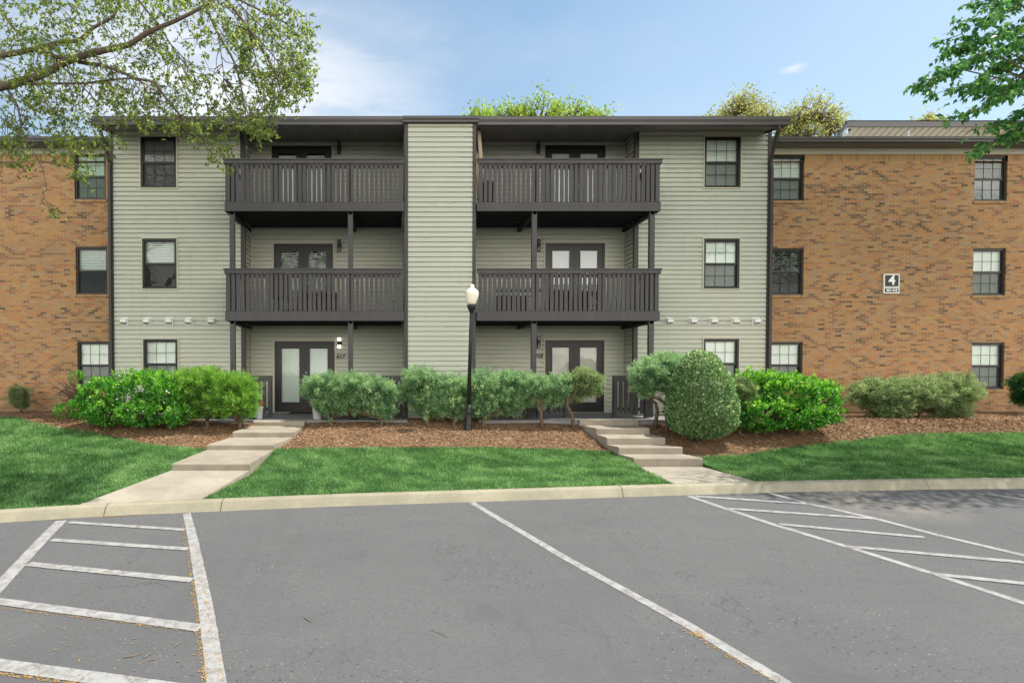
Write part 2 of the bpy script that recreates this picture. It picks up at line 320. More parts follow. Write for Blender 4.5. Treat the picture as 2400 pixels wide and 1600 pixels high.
M = {
 'siding': m_siding(), 'brick': m_brick(), 'soldier': m_soldier(),
 'trim': painted('beige_trim', (0.48, 0.45, 0.355), 0.08, 0.5),
 'dark': painted('charcoal_trim_paint', (0.050, 0.044, 0.044), 0.2, 0.5, 4),
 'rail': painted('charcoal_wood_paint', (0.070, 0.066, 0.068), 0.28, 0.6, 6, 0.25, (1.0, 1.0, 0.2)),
 'gutter': painted('charcoal_gutter_metal', (0.066, 0.060, 0.062), 0.12, 0.35, 2, 0.5),
 'soffit': painted('brown_soffit', (0.17, 0.155, 0.155), 0.12, 0.55),
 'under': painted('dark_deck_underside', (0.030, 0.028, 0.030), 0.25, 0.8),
 'frame': painted('black_window_frame', (0.015, 0.014, 0.014), 0.2, 0.35, 4, 0.4),
 'door': painted('black_door_paint', (0.020, 0.019, 0.019), 0.2, 0.4, 3, 0.4),
 'glass': m_glass(), 'screen': m_screen(),
 'blind': painted('white_blind', (0.74, 0.79, 0.74), 0.05, 0.5), 'shade': painted('roller_shade', (0.74, 0.73, 0.78), 0.04, 0.6, 1.5),
 'panel': painted('pale_door_panel', (0.62, 0.58, 0.54), 0.10, 0.6, 5), 'frost': painted('frosted_film', (0.58, 0.66, 0.61), 0.12, 0.35, 1.6),
 'dim_blind': painted('darkened_blind', (0.15, 0.145, 0.15), 0.1, 0.6), 'green_reflection': painted('pane_reflection_green', (0.20, 0.36, 0.24), 0.15, 0.7), 'interior': painted('room_interior', (0.10, 0.095, 0.085), 0.2, 0.8),  # darker copy of the white blind; the dim look of its windows is coloured in
 'shingle': painted('grey_shingle', (0.20, 0.19, 0.185), 0.3, 0.9, 12), 'beige_soffit': painted('beige_soffit', (0.80, 0.73, 0.62), 0.08, 0.5),
 'white': painted('white_vinyl', (0.70, 0.70, 0.68), 0.05, 0.4), 'hood': painted('grey_hood_underside', (0.42, 0.41, 0.38), 0.08, 0.5),  # plain grey for the underside of the vent hoods
 'asphalt': m_asphalt(), 'marking': m_marking(),
 'kerb': m_concrete('kerb_concrete', (0.275, 0.252, 0.185), 0.5), 'path': m_concrete('path_concrete', (0.285, 0.255, 0.205), 0.22),
 'step': m_concrete('step_concrete', (0.275, 0.24, 0.19), 0.2), 'patio': m_concrete('patio_concrete', (0.20, 0.195, 0.195), 0.15), 'joint': m_soil('joint_dirt', (0.05, 0.035, 0.02), (0.10, 0.07, 0.03)),
 'mulch': m_soil('mulch_soil', (0.135, 0.082, 0.050), (0.28, 0.175, 0.100)),
 'turf': m_soil('turf_soil', (0.035, 0.075, 0.018), (0.06, 0.11, 0.03)),
 'dirt': m_soil('ground_dirt', (0.05, 0.08, 0.03), (0.09, 0.10, 0.05)),
 'grass': m_leaf('grass_blades', (0.030, 0.092, 0.024), (0.118, 0.265, 0.078), (0.300, 0.440, 0.190), 0.36, 0.55, 0.3),
 'chips': m_rndcol('mulch_chips', [(0, (0.075, 0.044, 0.028)), (0.40, (0.225, 0.135, 0.078)), (0.75, (0.360, 0.225, 0.130)), (0.93, (0.47, 0.325, 0.21)), (1.0, (0.72, 0.60, 0.46))]),
 'litter': m_rndcol('dry_litter', [(0, (0.25, 0.14, 0.04)), (0.5, (0.36, 0.22, 0.07)), (1, (0.30, 0.22, 0.13))]),
 'juniper': m_leaf('juniper_needles', (0.080, 0.165, 0.075), (0.240, 0.400, 0.200), (0.470, 0.600, 0.300), 0.45, 0.6, 0.25),
 'juniper_bright': m_leaf('bright_juniper_needles', (0.070, 0.165, 0.025), (0.180, 0.370, 0.065), (0.350, 0.560, 0.120), 0.45, 0.6, 0.25),
 'juniper_olive': m_leaf('olive_juniper_needles', (0.085, 0.125, 0.055), (0.225, 0.320, 0.135), (0.420, 0.480, 0.260), 0.42, 0.65, 0.2),
 'gloss': m_leaf('glossy_hedge_leaves', (0.014, 0.085, 0.012), (0.075, 0.300, 0.035), (0.300, 0.540, 0.085), 0.45, 0.30, 0.5),
 'box': m_leaf('boxwood_leaves', (0.030, 0.085, 0.022), (0.160, 0.290, 0.105), (0.520, 0.630, 0.330), 0.35, 0.38, 0.4),
 'pine': m_leaf('dark_evergreen_needles', (0.010, 0.045, 0.010), (0.022, 0.085, 0.015), (0.050, 0.130, 0.020), 0.2, 0.5, 0.3),
 'oak': m_leaf('spring_oak_leaves', (0.065, 0.115, 0.030), (0.200, 0.285, 0.065), (0.480, 0.570, 0.150), 0.50, 0.45, 0.3),
 'maple': m_leaf('maple_leaves', (0.040, 0.140, 0.050), (0.110, 0.300, 0.090), (0.270, 0.500, 0.120), 0.50, 0.4, 0.35),
 'far_green': m_leaf('far_green_leaves', (0.11, 0.20, 0.03), (0.22, 0.34, 0.055), (0.36, 0.46, 0.09), 0.5, 0.5, 0.3),
 'far_olive': m_leaf('far_olive_leaves', (0.20, 0.23, 0.06), (0.32, 0.34, 0.11), (0.45, 0.45, 0.19), 0.45, 0.5, 0.3),
 'bark': m_bark('tree_bark', (0.075, 0.055, 0.040), (0.17, 0.13, 0.10)), 'twig': m_bark('grey_twigs', (0.115, 0.088, 0.066), (0.235, 0.19, 0.15)),
 'stem': m_bark('juniper_stem_bark', (0.075, 0.050, 0.036), (0.17, 0.12, 0.085)),
 'black': painted('black_cast_iron', (0.013, 0.014, 0.016), 0.2, 0.4, 5, 0.35), 'globe': m_globe(),
 'lit': m_emit('lit_lamp_glass', (1.0, 0.86, 0.70), 2.2), 'crystal': painted('clear_lamp_glass', (0.10, 0.10, 0.105), 0.3, 0.1, 30, 0.7),
 'sign_white': painted('white_sign_face', (0.80, 0.80, 0.78), 0.02, 0.35), 'sign_dark': painted('dark_sign_face', (0.016, 0.016, 0.018), 0.05, 0.4),
 'number': painted('dark_number_metal', (0.05, 0.048, 0.045), 0.1, 0.4),
 'pot': painted('white_glazed_pot', (0.55, 0.56, 0.58), 0.08, 0.3, 5, 0.5), 'dry': painted('dry_straw', (0.40, 0.24, 0.10), 0.3, 0.8, 30), 'green_pot': painted('green_glazed_pot', (0.02, 0.075, 0.06), 0.2, 0.2, 5, 0.6),
 'soil': m_soil('potting_soil', (0.03, 0.02, 0.015), (0.06, 0.045, 0.03)),
 'brown_cloth': painted('brown_sling_fabric', (0.26, 0.19, 0.145), 0.1, 0.8), 'table': painted('dark_wood_table', (0.10, 0.045, 0.025), 0.25, 0.5, 12),
 'white_plastic': painted('white_plastic', (0.72, 0.73, 0.72), 0.04, 0.4), 'board': painted('bare_wood_board', (0.46, 0.37, 0.26), 0.15, 0.7, 8), 'mat': painted('black_door_mat', (0.015, 0.015, 0.016), 0.3, 0.95, 60),
 'pewter': painted('brushed_metal', (0.35, 0.34, 0.33), 0.1, 0.3, 20, 0.6), 'tan_metal': painted('aluminium_sill', (0.35, 0.34, 0.32), 0.1, 0.4),
}

# ------------------------------------------------------------------ mesh helpers
class MB:
    def __init__(s): s.v, s.f = [], []
    def quad(s, a, b, c, d):
        n = len(s.v); s.v += [tuple(a), tuple(b), tuple(c), tuple(d)]; s.f.append((n, n + 1, n + 2, n + 3))
    def poly(s, pts):
        n = len(s.v); s.v += [tuple(p) for p in pts]; s.f.append(tuple(range(n, n + len(pts))))
    def box(s, x0, x1, y0, y1, z0, z1):
        n = len(s.v)
        s.v += [(x0, y0, z0), (x1, y0, z0), (x1, y1, z0), (x0, y1, z0), (x0, y0, z1), (x1, y0, z1), (x1, y1, z1), (x0, y1, z1)]
        s.f += [tuple(n + i for i in q) for q in ((0, 3, 2, 1), (4, 5, 6, 7), (0, 1, 5, 4), (1, 2, 6, 5), (2, 3, 7, 6), (3, 0, 4, 7))]
    def bar(s, a, b, wd, ht, up=Vector((0, 0, 1))):
        a, b = Vector(a), Vector(b); d = (b - a).normalized(); sd = d.cross(up)
        if sd.length < 1e-4: sd = d.cross(Vector((0, 1, 0)))
        sd.normalize(); u = sd.cross(d).normalized(); n = len(s.v)
        for p in (a, b):
            for i, j in ((-1, -1), (1, -1), (1, 1), (-1, 1)):
                s.v.append(tuple(p + sd * (i * wd / 2) + u * (j * ht / 2)))
        s.f += [tuple(n + i for i in q) for q in ((0, 1, 2, 3), (7, 6, 5, 4), (0, 4, 5, 1), (1, 5, 6, 2), (2, 6, 7, 3), (3, 7, 4, 0))]
    def tube(s, pts, rad, seg=8, caps=True):
        pts = [Vector(p) for p in pts]; n0 = len(s.v)
        if isinstance(rad, (int, float)): rad = [rad] * len(pts)
        prev = None
        for i, p in enumerate(pts):
            d = (pts[min(i + 1, len(pts) - 1)] - pts[max(i - 1, 0)])
            if d.length < 1e-9: d = Vector((0, 0, 1))
            d.normalize()
            if prev is None: a = d.orthogonal().normalized()
            else:
                a = prev - d * prev.dot(d)
                a = a.normalized() if a.length > 1e-6 else d.orthogonal().normalized()
            prev = a; b = d.cross(a)
            for k in range(seg):
                t = 2 * math.pi * k / seg
                s.v.append(tuple(p + (a * math.cos(t) + b * math.sin(t)) * rad[i]))
        for i in range(len(pts) - 1):
            for k in range(seg):
                k2 = (k + 1) % seg; q = n0 + i * seg
                s.f.append((q + k, q + k2, q + seg + k2, q + seg + k))
        if caps:
            s.f.append(tuple(n0 + k for k in reversed(range(seg)))); q = n0 + (len(pts) - 1) * seg; s.f.append(tuple(q + k for k in range(seg)))
    def lathe(s, c, prof, seg=24, axis=None):
        c = Vector(c); n0 = len(s.v); ax = (axis or Vector((0, 0, 1))).normalized(); a = ax.orthogonal().normalized(); b = ax.cross(a)
        for r, z in prof:
            for k in range(seg):
                t = 2 * math.pi * k / seg
                s.v.append(tuple(c + ax * z + (a * math.cos(t) + b * math.sin(t)) * max(r, 1e-4)))
        for i in range(len(prof) - 1):
            for k in range(seg):
                k2 = (k + 1) % seg; q = n0 + i * seg; s.f.append((q + k, q + k2, q + seg + k2, q + seg + k))
        s.f.append(tuple(n0 + k for k in reversed(range(seg)))); q = n0 + (len(prof) - 1) * seg; s.f.append(tuple(q + k for k in range(seg)))
    def extrude_x(s, prof, x0, x1, close=True, ends=True):          # prof: list of (y, z)
        n = len(s.v); k = len(prof)
        s.v += [(x0, y, z) for y, z in prof] + [(x1, y, z) for y, z in prof]
        for i in range(k if close else k - 1):
            j = (i + 1) % k; s.f.append((n + i, n + j, n + k + j, n + k + i))
        if close and ends: s.f += [tuple(n + i for i in reversed(range(k))), tuple(n + k + i for i in range(k))]
    def build(s, name, mat, parent=None, smooth=False, recalc=True):
        o0 = root_loc(parent)
        me = bpy.data.meshes.new(name); me.from_pydata([(x - o0.x, y - o0.y, z - o0.z) for x, y, z in s.v], [], s.f)
        if recalc:
            bm = bmesh.new(); bm.from_mesh(me); bmesh.ops.recalc_face_normals(bm, faces=bm.faces); bm.to_mesh(me); bm.free()
        me.materials.append(mat)
        if smooth: me.polygons.foreach_set('use_smooth', [True] * len(me.polygons))
        o = bpy.data.objects.new(name, me); COL.objects.link(o); o.parent = parent
        return o
def root_loc(p):
    if p is None: return Vector((0, 0, 0))
    while p.parent: p = p.parent
    return Vector(p.location)
def tag(o, label=None, cat=None, group=None, kind=None):
    if label: o['label'] = label
    if cat: o['category'] = cat
    if group: o['group'] = group
    if kind: o['kind'] = kind
    return o
def thing(name, label, cat, loc, group=None):
    o = bpy.data.objects.new(name, None); COL.objects.link(o); o.location = loc; o.empty_display_size = 0.2
    return tag(o, label, cat, group)
def struct(name, mb, mat, label, cat, smooth=False): return tag(mb.build(name, mat, None, smooth), label, cat, None, 'structure')
def text(name, body, size, loc, mat, parent, shear=0.0, extrude=0.004, align='CENTER', bold=0.0):
    cu = bpy.data.curves.new(name, 'FONT'); cu.body = body; cu.size = size; cu.align_x = align; cu.align_y = 'CENTER'; cu.shear = shear; cu.extrude = extrude; cu.offset = bold
    tmp = bpy.data.objects.new(name, cu); COL.objects.link(tmp); bpy.context.view_layer.update()
    me = bpy.data.meshes.new_from_object(tmp.evaluated_get(bpy.context.evaluated_depsgraph_get())); bpy.data.objects.remove(tmp); bpy.data.curves.remove(cu)
    me.name = name; me.materials.clear(); me.materials.append(mat); o = bpy.data.objects.new(name, me); COL.objects.link(o); o.parent = parent
    o.location = Vector(loc) - root_loc(parent); o.rotation_euler = (R(90), 0, 0)
    return o
def np_mesh(name, verts, nper, mat, parent=None, rnd=None):
    """many loose leaves: verts (N*nper, 3), one face of nper corners each"""
    verts = np.asarray(verts, dtype=np.float32).reshape(-1, 3); o0 = root_loc(parent); verts = verts - np.array(o0, dtype=np.float32)
    nv = len(verts); nf = nv // nper
    me = bpy.data.meshes.new(name); me.vertices.add(nv); me.vertices.foreach_set('co', verts.ravel())
    me.loops.add(nv); me.loops.foreach_set('vertex_index', np.arange(nv, dtype=np.int32))
    me.polygons.add(nf); me.polygons.foreach_set('loop_start', np.arange(0, nv, nper, dtype=np.int32))
    at = me.attributes.new('rnd', 'FLOAT', 'FACE')
    at.data.foreach_set('value', (rng.random(nf) if rnd is None else np.asarray(rnd)).astype(np.float32))
    me.update(calc_edges=True); me.validate()
    me.materials.append(mat); o = bpy.data.objects.new(name, me); COL.objects.link(o); o.parent = parent
    return o
def unit(a): return a / np.maximum(np.linalg.norm(a, axis=1, keepdims=True), 1e-9)
def leaf_quads(c, d, L, W, fold=0.15, pref=None):
    """rhombic leaves: c base (N,3), d direction (N,3)"""
    n = len(c); d = unit(d); nz_ = unit(rng.normal(size=(n, 3)))
    if pref is not None: nz_ = unit(nz_ * 1.25 + pref)
    r = unit(np.cross(d, nz_))
    up = np.cross(d, r); L = np.broadcast_to(L, (n,))[:, None]; W = np.broadcast_to(W, (n,))[:, None]
    mid = c + d * L * 0.45 + up * L * fold
    return np.stack([c, mid + r * W / 2, c + d * L, mid - r * W / 2], axis=1)

# ------------------------------------------------------------------ ground, lawn, beds, kerb, paths
mb = MB()
xs = [-220, -60, -30, -18] + [KB[i].x for i in range(len(KB)) if -17 < KB[i].x < 24] + [26, 34, 60, 220]
ys = [-220, -60, -20, -6, 0, 4, 6]
for xa, xb in zip(xs, xs[1:]):
    for ya, yb in zip(ys, ys[1:] ):
        mb.quad((xa, ya, lot_z(ya)), (xb, ya, lot_z(ya)), (xb, yb, lot_z(yb)), (xa, yb, lot_z(yb)))
    ya_, yb_ = kerb_y(xa) + 0.05, kerb_y(xb) + 0.05
    mb.quad((xa, 6, lot_z(6)), (xb, 6, lot_z(6)), (xb, yb_, lot_z(yb_)), (xa, ya_, lot_z(ya_)))
struct('parking_lot', mb, M['asphalt'], 'worn grey asphalt parking lot in the foreground', 'parking lot')

# boundaries between lawn and mulch, in plan
EDGE_L = [ground_hit(*p) for p in [(-420, 975), (0, 978), (41, 980), (68, 989), (136, 1003), (238, 1018.6), (306, 1034), (375, 1046), (500, 1055)]]
EDGE_C = [ground_hit(*p) for p in [(560, 1055), (640, 1053.5), (700, 1052), (800, 1051), (970, 1050), (1140, 1049), (1277, 1051.6), (1440, 1059.5), (1500, 1063)]]
EDGE_R = [ground_hit(*p) for p in [(1600, 1071), (1651, 1071), (1736, 1068), (1838, 1051), (1975, 1036.6), (2060, 1025.4), (2145, 1017.6), (2400, 1015), (2900, 1012)]]
def edge_y(X):
    e = EDGE_L if X < -3.0 else (EDGE_C if X < 5.2 else EDGE_R)
    if X <= e[0].x: return e[0].y
    for a, b in zip(e, e[1:]):
        if X <= b.x: return a.y + (b.y - a.y) * (X - a.x) / (b.x - a.x)
    return e[-1].y
# steps and paths, measured: (x_left, x_right, y_top, y_bottom, Y)
ST_L = [(403.6, 586, 1086, 1102, 10.5), (485, 642, 1041.8, 1053.7, 12.2), (545, 690, 1011.8, 1023.7, 13.2), (592.6, 713.5, 988, 997, 14.3)]
ST_R = [(1486, 1647.7, 1073, 1094, 11.75), (1450.5, 1600, 1047.5, 1064, 12.41), (1423, 1559.5, 1025.4, 1042, 12.95), (1397.7, 1522, 1003, 1017, 13.6), (1358.6, 1496.5, 982, 996, 14.35)]
def path_poly(kl, kr, st):
    s = st[0]; a = ground_hit(*kl); b = ground_hit(*kr)
    return [(a.x, kerb_y(a.x) + KERB_W - .004), (b.x, kerb_y(b.x) + KERB_W - .004), (P(s[1], s[3], s[4]).x, s[4] + 0.05), (P(s[0], s[3], s[4]).x, s[4] + 0.05)]
PATH_L = path_poly((201, 1177.5), (477, 1168), ST_L); PATH_R = path_poly((1580, 1136), (1774, 1130.3), ST_R)
def stair_poly(st):
    L = [(P(s[0], s[2], s[4]).x, s[4]) for s in st]; Rr = [(P(s[1], s[2], s[4]).x, s[4]) for s in st]
    return L + Rr[::-1]
SPOLY_L, SPOLY_R = stair_poly(ST_L), stair_poly(ST_R)
def inpoly(x, y, poly):
    c = False; n = len(poly)
    for i in range(n):
        x1, y1 = poly[i]; x2, y2 = poly[i - 1]
        if (y1 > y) != (y2 > y) and x < (x2 - x1) * (y - y1) / (y2 - y1) + x1: c = not c
    return c
def hard(x, y): return any(inpoly(x, y, p) for p in (PATH_L, PATH_R, SPOLY_L, SPOLY_R))

def carve(x, y): return 0.13 if hard(x, y) else 0.0
# terrain sheet, split into lawn and mulch along the bed edge (each column of the grid is cut exactly at the edge)
lawn, mulch = MB(), MB()
X0, X1, NX = -16.0, 24.0, 320
gx = [X0 + (X1 - X0) * i / NX for i in range(NX + 1)]
def bumpz(x, y, amp): return amp * (mnoise.noise(Vector((x * 1.7, y * 1.7, 3.1))) + 0.5 * mnoise.noise(Vector((x * 4.5, y * 4.5, 9.0))))
def stair_gap(x): return min(max(-3.95 - x, x + 2.0), max(4.45 - x, x - 6.15)) if x < 0 else max(4.45 - x, x - 6.15)
def mulch_z(x, y):
    e = edge_y(x); k = sstep(0, 0.5, y - e); k *= 1 - sstep(14.2, 14.5, y) * 0.0
    k *= sstep(0.0, 0.6, stair_gap(x))
    return terrain(x, y) + k * (0.03 + bumpz(x, y, 0.025))
for xa, xb in zip(gx, gx[1:]):
    ka, kb_, ea, eb = kerb_y(xa) + KERB_W - 0.03, kerb_y(xb) + KERB_W - 0.03, edge_y(xa), edge_y(xb)
    n = 14
    for i in range(n):
        p = [(xa, ka + (ea - ka) * i / n), (xb, kb_ + (eb - kb_) * i / n), (xb, kb_ + (eb - kb_) * (i + 1) / n), (xa, ka + (ea - ka) * (i + 1) / n)]
        lawn.quad(*[(x, y, terrain(x, y) - carve(x, y)) for x, y in p])
    n = 26
    for i in range(n):
        p = [(xa, ea + (18.4 - ea) * i / n), (xb, eb + (18.4 - eb) * i / n), (xb, eb + (18.4 - eb) * (i + 1) / n), (xa, ea + (18.4 - ea) * (i + 1) / n)]
        mulch.quad(*[(x, y, mulch_z(x, y) - carve(x, y)) for x, y in p])
struct('lawn', lawn, M['turf'], 'mown green lawn strip between the kerb and the mulch beds', 'lawn', True)
struct('mulch_bed', mulch, M['mulch'], 'brown bark mulch bed along the front of the building', 'mulch bed', True)
mb = MB()
for xa, xb in ((-220, -16), (24, 220)):
    za = lot_z(8.5) + 0.1
    mb.quad((xa, 8.6, za), (xb, 8.6, za), (xb, 14.5, 0.84), (xa, 14.5, 0.84)); mb.quad((xa, 14.5, 0.84), (xb, 14.5, 0.84), (xb, 400, 0.84), (xa, 400, 0.84))
mb.quad((-16, 18.4, 0.84), (24, 18.4, 0.84), (24, 400, 0.84), (-16, 400, 0.84))
struct('ground', mb, M['dirt'], 'open green ground around and behind the building', 'ground')

# kerb
kerb = MB()
def kerb_prof(x):
    y = kerb_y(x); z = lot_z(y)
    return [(x, y - 0.01, z - 0.05), (x, y + 0.005, z + 0.004), (x, y + 0.055, z + 0.085), (x, y + 0.085, z + 0.128), (x, y + 0.12, z + KERB_H), (x, y + KERB_W, z + KERB_H + 0.004), (x, y + KERB_W, z - 0.05)]
joints = [lot_hit(j, 1180 - (j - 800) * 0.025).x for j in (526, 1460)] + [lot_hit(245, 1208).x, lot_hit(2180, 1147).x, lot_hit(1090, 1176).x, lot_hit(1808, 1153).x, lot_hit(-330, 1250).x]
kx = sorted(set([X0 - 2 + (X1 - X0 + 4) * i / 130 for i in range(131)] + [j - 0.006 for j in joints] + [j + 0.006 for j in joints]))
for a, b in zip(kx, kx[1:]):
    if any(abs((a + b) / 2 - j) < 0.004 for j in joints[:4]): continue
    pa, pb = kerb_prof(a), kerb_prof(b)
    for i in range(len(pa) - 1): kerb.quad(pa[i], pb[i], pb[i + 1], pa[i + 1])
struct('kerb', kerb, M['kerb'], 'pale concrete kerb between parking lot and lawn', 'kerb')
jm = MB()
for j in joints[:4]:
    p = kerb_prof(j); q = [(x, y + 0.006, z - 0.004) for x, y, z in p[:6]]
    for i in range(5): jm.quad((q[i][0] - .006, *q[i][1:]), (q[i][0] + .006, *q[i][1:]), (q[i + 1][0] + .006, *q[i + 1][1:]), (q[i + 1][0] - .006, *q[i + 1][1:]))
struct('kerb_joint', jm, M['joint'], 'dark dirt filled joints across the kerb', 'kerb joint')

def path(poly, st, label):
    m = MB(); (ax, ay), (bx, by), (cx, cy), (dx, dy) = poly; n = 10; s = st[0]; zb = P(s[0], s[3], s[4]).z
    za, zb2 = lot_z(kerb_y(ax)) + KERB_H, lot_z(kerb_y(bx)) + KERB_H
    rows = []
    for i in range(n + 1):
        t = i / n
        e = t + 0.0
        l = Vector((ax + (dx - ax) * t, ay + (dy - ay) * t, 0)); r = Vector((bx + (cx - bx) * t, by + (cy - by) * t, 0))
        l.z = za + (zb - za) * t + 0.006; r.z = zb2 + (zb - zb2) * t + 0.006
        if i == 0: l.z = za + 0.006; r.z = zb2 + 0.006
        rows.append((l, r))
    for (l0, r0), (l1, r1) in zip(rows, rows[1:]):
        m.quad(l0, r0, r1, l1)
        for a, b in ((l0, l1), (r0, r1)): m.quad(a, b, b - Vector((0, 0, .15)), a - Vector((0, 0, .15)))
    struct('path', m, M['path'], label, 'path')
path(PATH_L, ST_L, 'pale concrete walk from the kerb to the longer left steps')
path(PATH_R, ST_R, 'pale concrete walk from the kerb to the right steps beside the dome shrub')
def stairs(st, label):
    s = st[0]; c = P((s[0] + s[1]) / 2, s[3], s[4]); root = thing('front_steps', label, 'steps', c, 'concrete steps up to the patios')
    for i, s in enumerate(st):
        l, r = P(s[0], s[2], s[4]), P(s[1], s[2], s[4]); lb = P(s[0], s[3], s[4]).z - 0.2
        if i + 1 < len(st):
            q = st[i + 1]; yb = q[4] + 0.12; t = 0.12 / max(q[4] - s[4], .1)
            l2, r2 = P(q[0], q[3], q[4]), P(q[1], q[3], q[4]); l2 = Vector((l2.x, yb, l2.z)); r2 = Vector((r2.x, yb, r2.z))
        else:
            l2, r2 = Vector((l.x, PAT_Y + 0.10, PAT_Z + 0.004)), Vector((r.x, PAT_Y + 0.10, PAT_Z + 0.004))
        m = MB(); b = 0.015; k = 0.018       # rounded nosing
        fl, fr = Vector((l.x, l.y + b, l.z)), Vector((r.x, r.y + b, r.z)); nl, nr = Vector((l.x, l.y, l.z - k)), Vector((r.x, r.y, r.z - k))
        m.quad(fl, fr, r2, l2); m.quad(nl, nr, fr, fl)
        d = Vector((0, 0, 1))
        m.quad((nl.x, nl.y, lb), (nr.x, nr.y, lb), nr, nl)
        m.poly([nl, fl, l2, (l2.x, l2.y, lb), (nl.x, nl.y, lb)]); m.poly([nr, fr, r2, (r2.x, r2.y, lb), (nr.x, nr.y, lb)])
        m.build('step', M['step'], root)
stairs(ST_L, 'flight of four deep concrete steps climbing to the door numbered 417')
stairs(ST_R, 'flight of five shallow concrete steps beside the clipped dome shrub')

# painted bay lines
def strip(pts, wl_, label, z=0.004, ext=0.0):
    m = MB(); P3 = [lot_hit(*p) for p in pts]
    if ext: P3[-1] = P3[-1] + (P3[-1] - P3[-2]).normalized() * ext; P3[-1].z = lot_z(P3[-1].y)
    if isinstance(wl_, (int, float)): wl_ = [wl_] * len(P3)
    fine = []
    for (a, wa), (b, wb) in zip(zip(P3, wl_), zip(P3[1:], wl_[1:])):
        n = max(2, int((b - a).length / 0.08))
        fine += [(a.lerp(b, i / n), wa + (wb - wa) * i / n) for i in range(n)]
    fine.append((P3[-1], wl_[-1])); prev = None
    for i, (p, wd) in enumerate(fine):
        q = fine[min(i + 1, len(fine) - 1)][0] - fine[max(i - 1, 0)][0]; s = Vector((-q.y, q.x, 0)).normalized()
        jl, jr = (random.uniform(-.003, .003) for _ in '12')
        l, r = p + s * (wd / 2 + jl), p - s * (wd / 2 + jr); l.z, r.z = lot_z(l.y) + z, lot_z(r.y) + z
        if prev: m.quad(prev[0], prev[1], r, l)
        prev = (l, r)
    o = struct('road_marking', m, M['marking'], label, 'road marking')
strip([(144, 1220), (96, 1268), (-4, 1376), (-330, 1740)], 0.15, 'leftmost slanted white bay line in front of the oak', 0.004, 1.2)
strip([(437.5, 1203), (452, 1262), (482, 1420), (508, 1602), (520, 1700)], [0.11, 0.12, 0.14, 0.15, 0.15], 'wide cracked white bay line beside the hatched area at the 417 walk', 0.0044, 1.0)
for i, (a, b, wd, nm) in enumerate([((161, 1224), (432, 1241.5), 0.09, 'topmost'), ((121, 1265), (440, 1287), 0.10, 'second from the top'), ((66, 1322), (450, 1360), 0.115, 'third from the top'), ((-60, 1402), (470, 1472), 0.125, 'fourth from the top'), ((-120, 1542), (420, 1616), 0.15, 'bottom')]):
    strip([a, b], wd, nm + ' white hatch stripe of the left hatched area', 0.008)
strip([(1104, 1176.5), (1330, 1310), (1608, 1462), (1840, 1600), (1960, 1672)], [0.10, 0.11, 0.115, 0.12, 0.12], 'long diagonal white bay line across the centre of the lot', 0.004, 1.0)
strip([(1614, 1162), (1699, 1191), (1814.6, 1229.5), (1985, 1280.6), (2186, 1343.6), (2400, 1413), (2560, 1465)], 0.10, 'left white border line of the right hatched area', 0.004, 1.6)
strip([(1804, 1155.6), (1899.7, 1181), (2056, 1216), (2206, 1255.7), (2400, 1301), (2560, 1340)], 0.10, 'right white border line of the right hatched area', 0.0044, 2.6)
for a, b, nm in [((1630, 1163.5), (1890, 1180.5), 'topmost'), ((1705, 1192), (2043, 1215), 'second from the top'), ((1826, 1228.5), (2168, 1259.5), 'third from the top'), ((1985, 1281), (2400, 1318), 'fourth from the top'), ((2186, 1345), (2440, 1372), 'bottom')]:
    strip([a, b], 0.095, nm + ' white hatch stripe of the right hatched area', 0.008)
strip([(2315, 1158), (2420, 1172)], 0.09, 'short white bay line in tree shade at the right frame edge', 0.004)

# ------------------------------------------------------------------ the building
YB, YF, YC, YR, YW = 17.3, 16.6, 15.4, 15.3, 17.9
LAP = 0.127; ZB = 0.70
B = thing('apartment_building', 'three storey apartment building with sage siding front, dark balconies and brick wings', 'building', (0, 22, 0.85))
xL0, xL1 = PX(259, YF), PX(573, YF)             # left siding block
xR0, xR1 = PX(1487, YF), PX(1804, YF)           # right siding block
xC0, xC1 = PX(948, YC), PX(1115, YC)            # central chimney-like shaft
zS = PZ(309, YF); zSB = PZ(334, YB)
def siding_rows(m, u0, u1, z0, z1, holes, place):
    """lap siding with real overlaps; place(u, out, z) gives the point"""
    n = math.ceil((z1 - z0) / LAP)
    for i in range(n):
        a = z0 + i * LAP; b = a + LAP
        prof = [(0.0, a), (0.019, a), (0.021, a + 0.004), (0.016, b - 0.040), (0.004, b - 0.022), (-0.012, b - 0.019), (-0.012, b)]
        levels = sorted({a, min(b, z1), *[g for h in holes for g in h[2:4] if a < g < min(b, z1)]})
        for za, zb in zip(levels, levels[1:]):
            mz = (za + zb) / 2; cuts = [(u0, u1)]
            for (h0, h1, g0, g1) in holes:
                if g0 < mz < g1: cuts = [c for c0, c1 in cuts for c in ((c0, min(c1, h0)), (max(c0, h1), c1)) if c[1] - c[0] > 1e-3]
            for (o0, q0), (o1, q1) in zip(prof, prof[1:]):
                lo, hi = max(q0, za), min(q1, zb)
                if q1 - q0 < 1e-6:
                    if not (za <= q0 < zb): continue
                    p0, p1, lo, hi = o0, o1, q0, q0
                else:
                    if hi - lo < 1e-6: continue
                    p0 = o0 + (o1 - o0) * (lo - q0) / (q1 - q0); p1 = o0 + (o1 - o0) * (hi - q0) / (q1 - q0)
                for c0, c1 in cuts: m.quad(place(c0, p0, lo), place(c1, p0, lo), place(c1, p1, hi), place(c0, p1, hi))
def front_siding(x0, x1, Y, z0, z1, holes=()):
    m = MB(); siding_rows(m, x0, x1, z0, z1, holes, lambda u, o, z: (u, Y - o, z)); return m.build('siding_wall', M['siding'], B, recalc=False)
def side_siding(X, y0, y1, z0, z1, sign):
    m = MB(); siding_rows(m, y0, y1, z0, z1, (), lambda u, o, z: (X + sign * o, u, z)); return m.build('siding_wall', M['siding'], B, recalc=False)

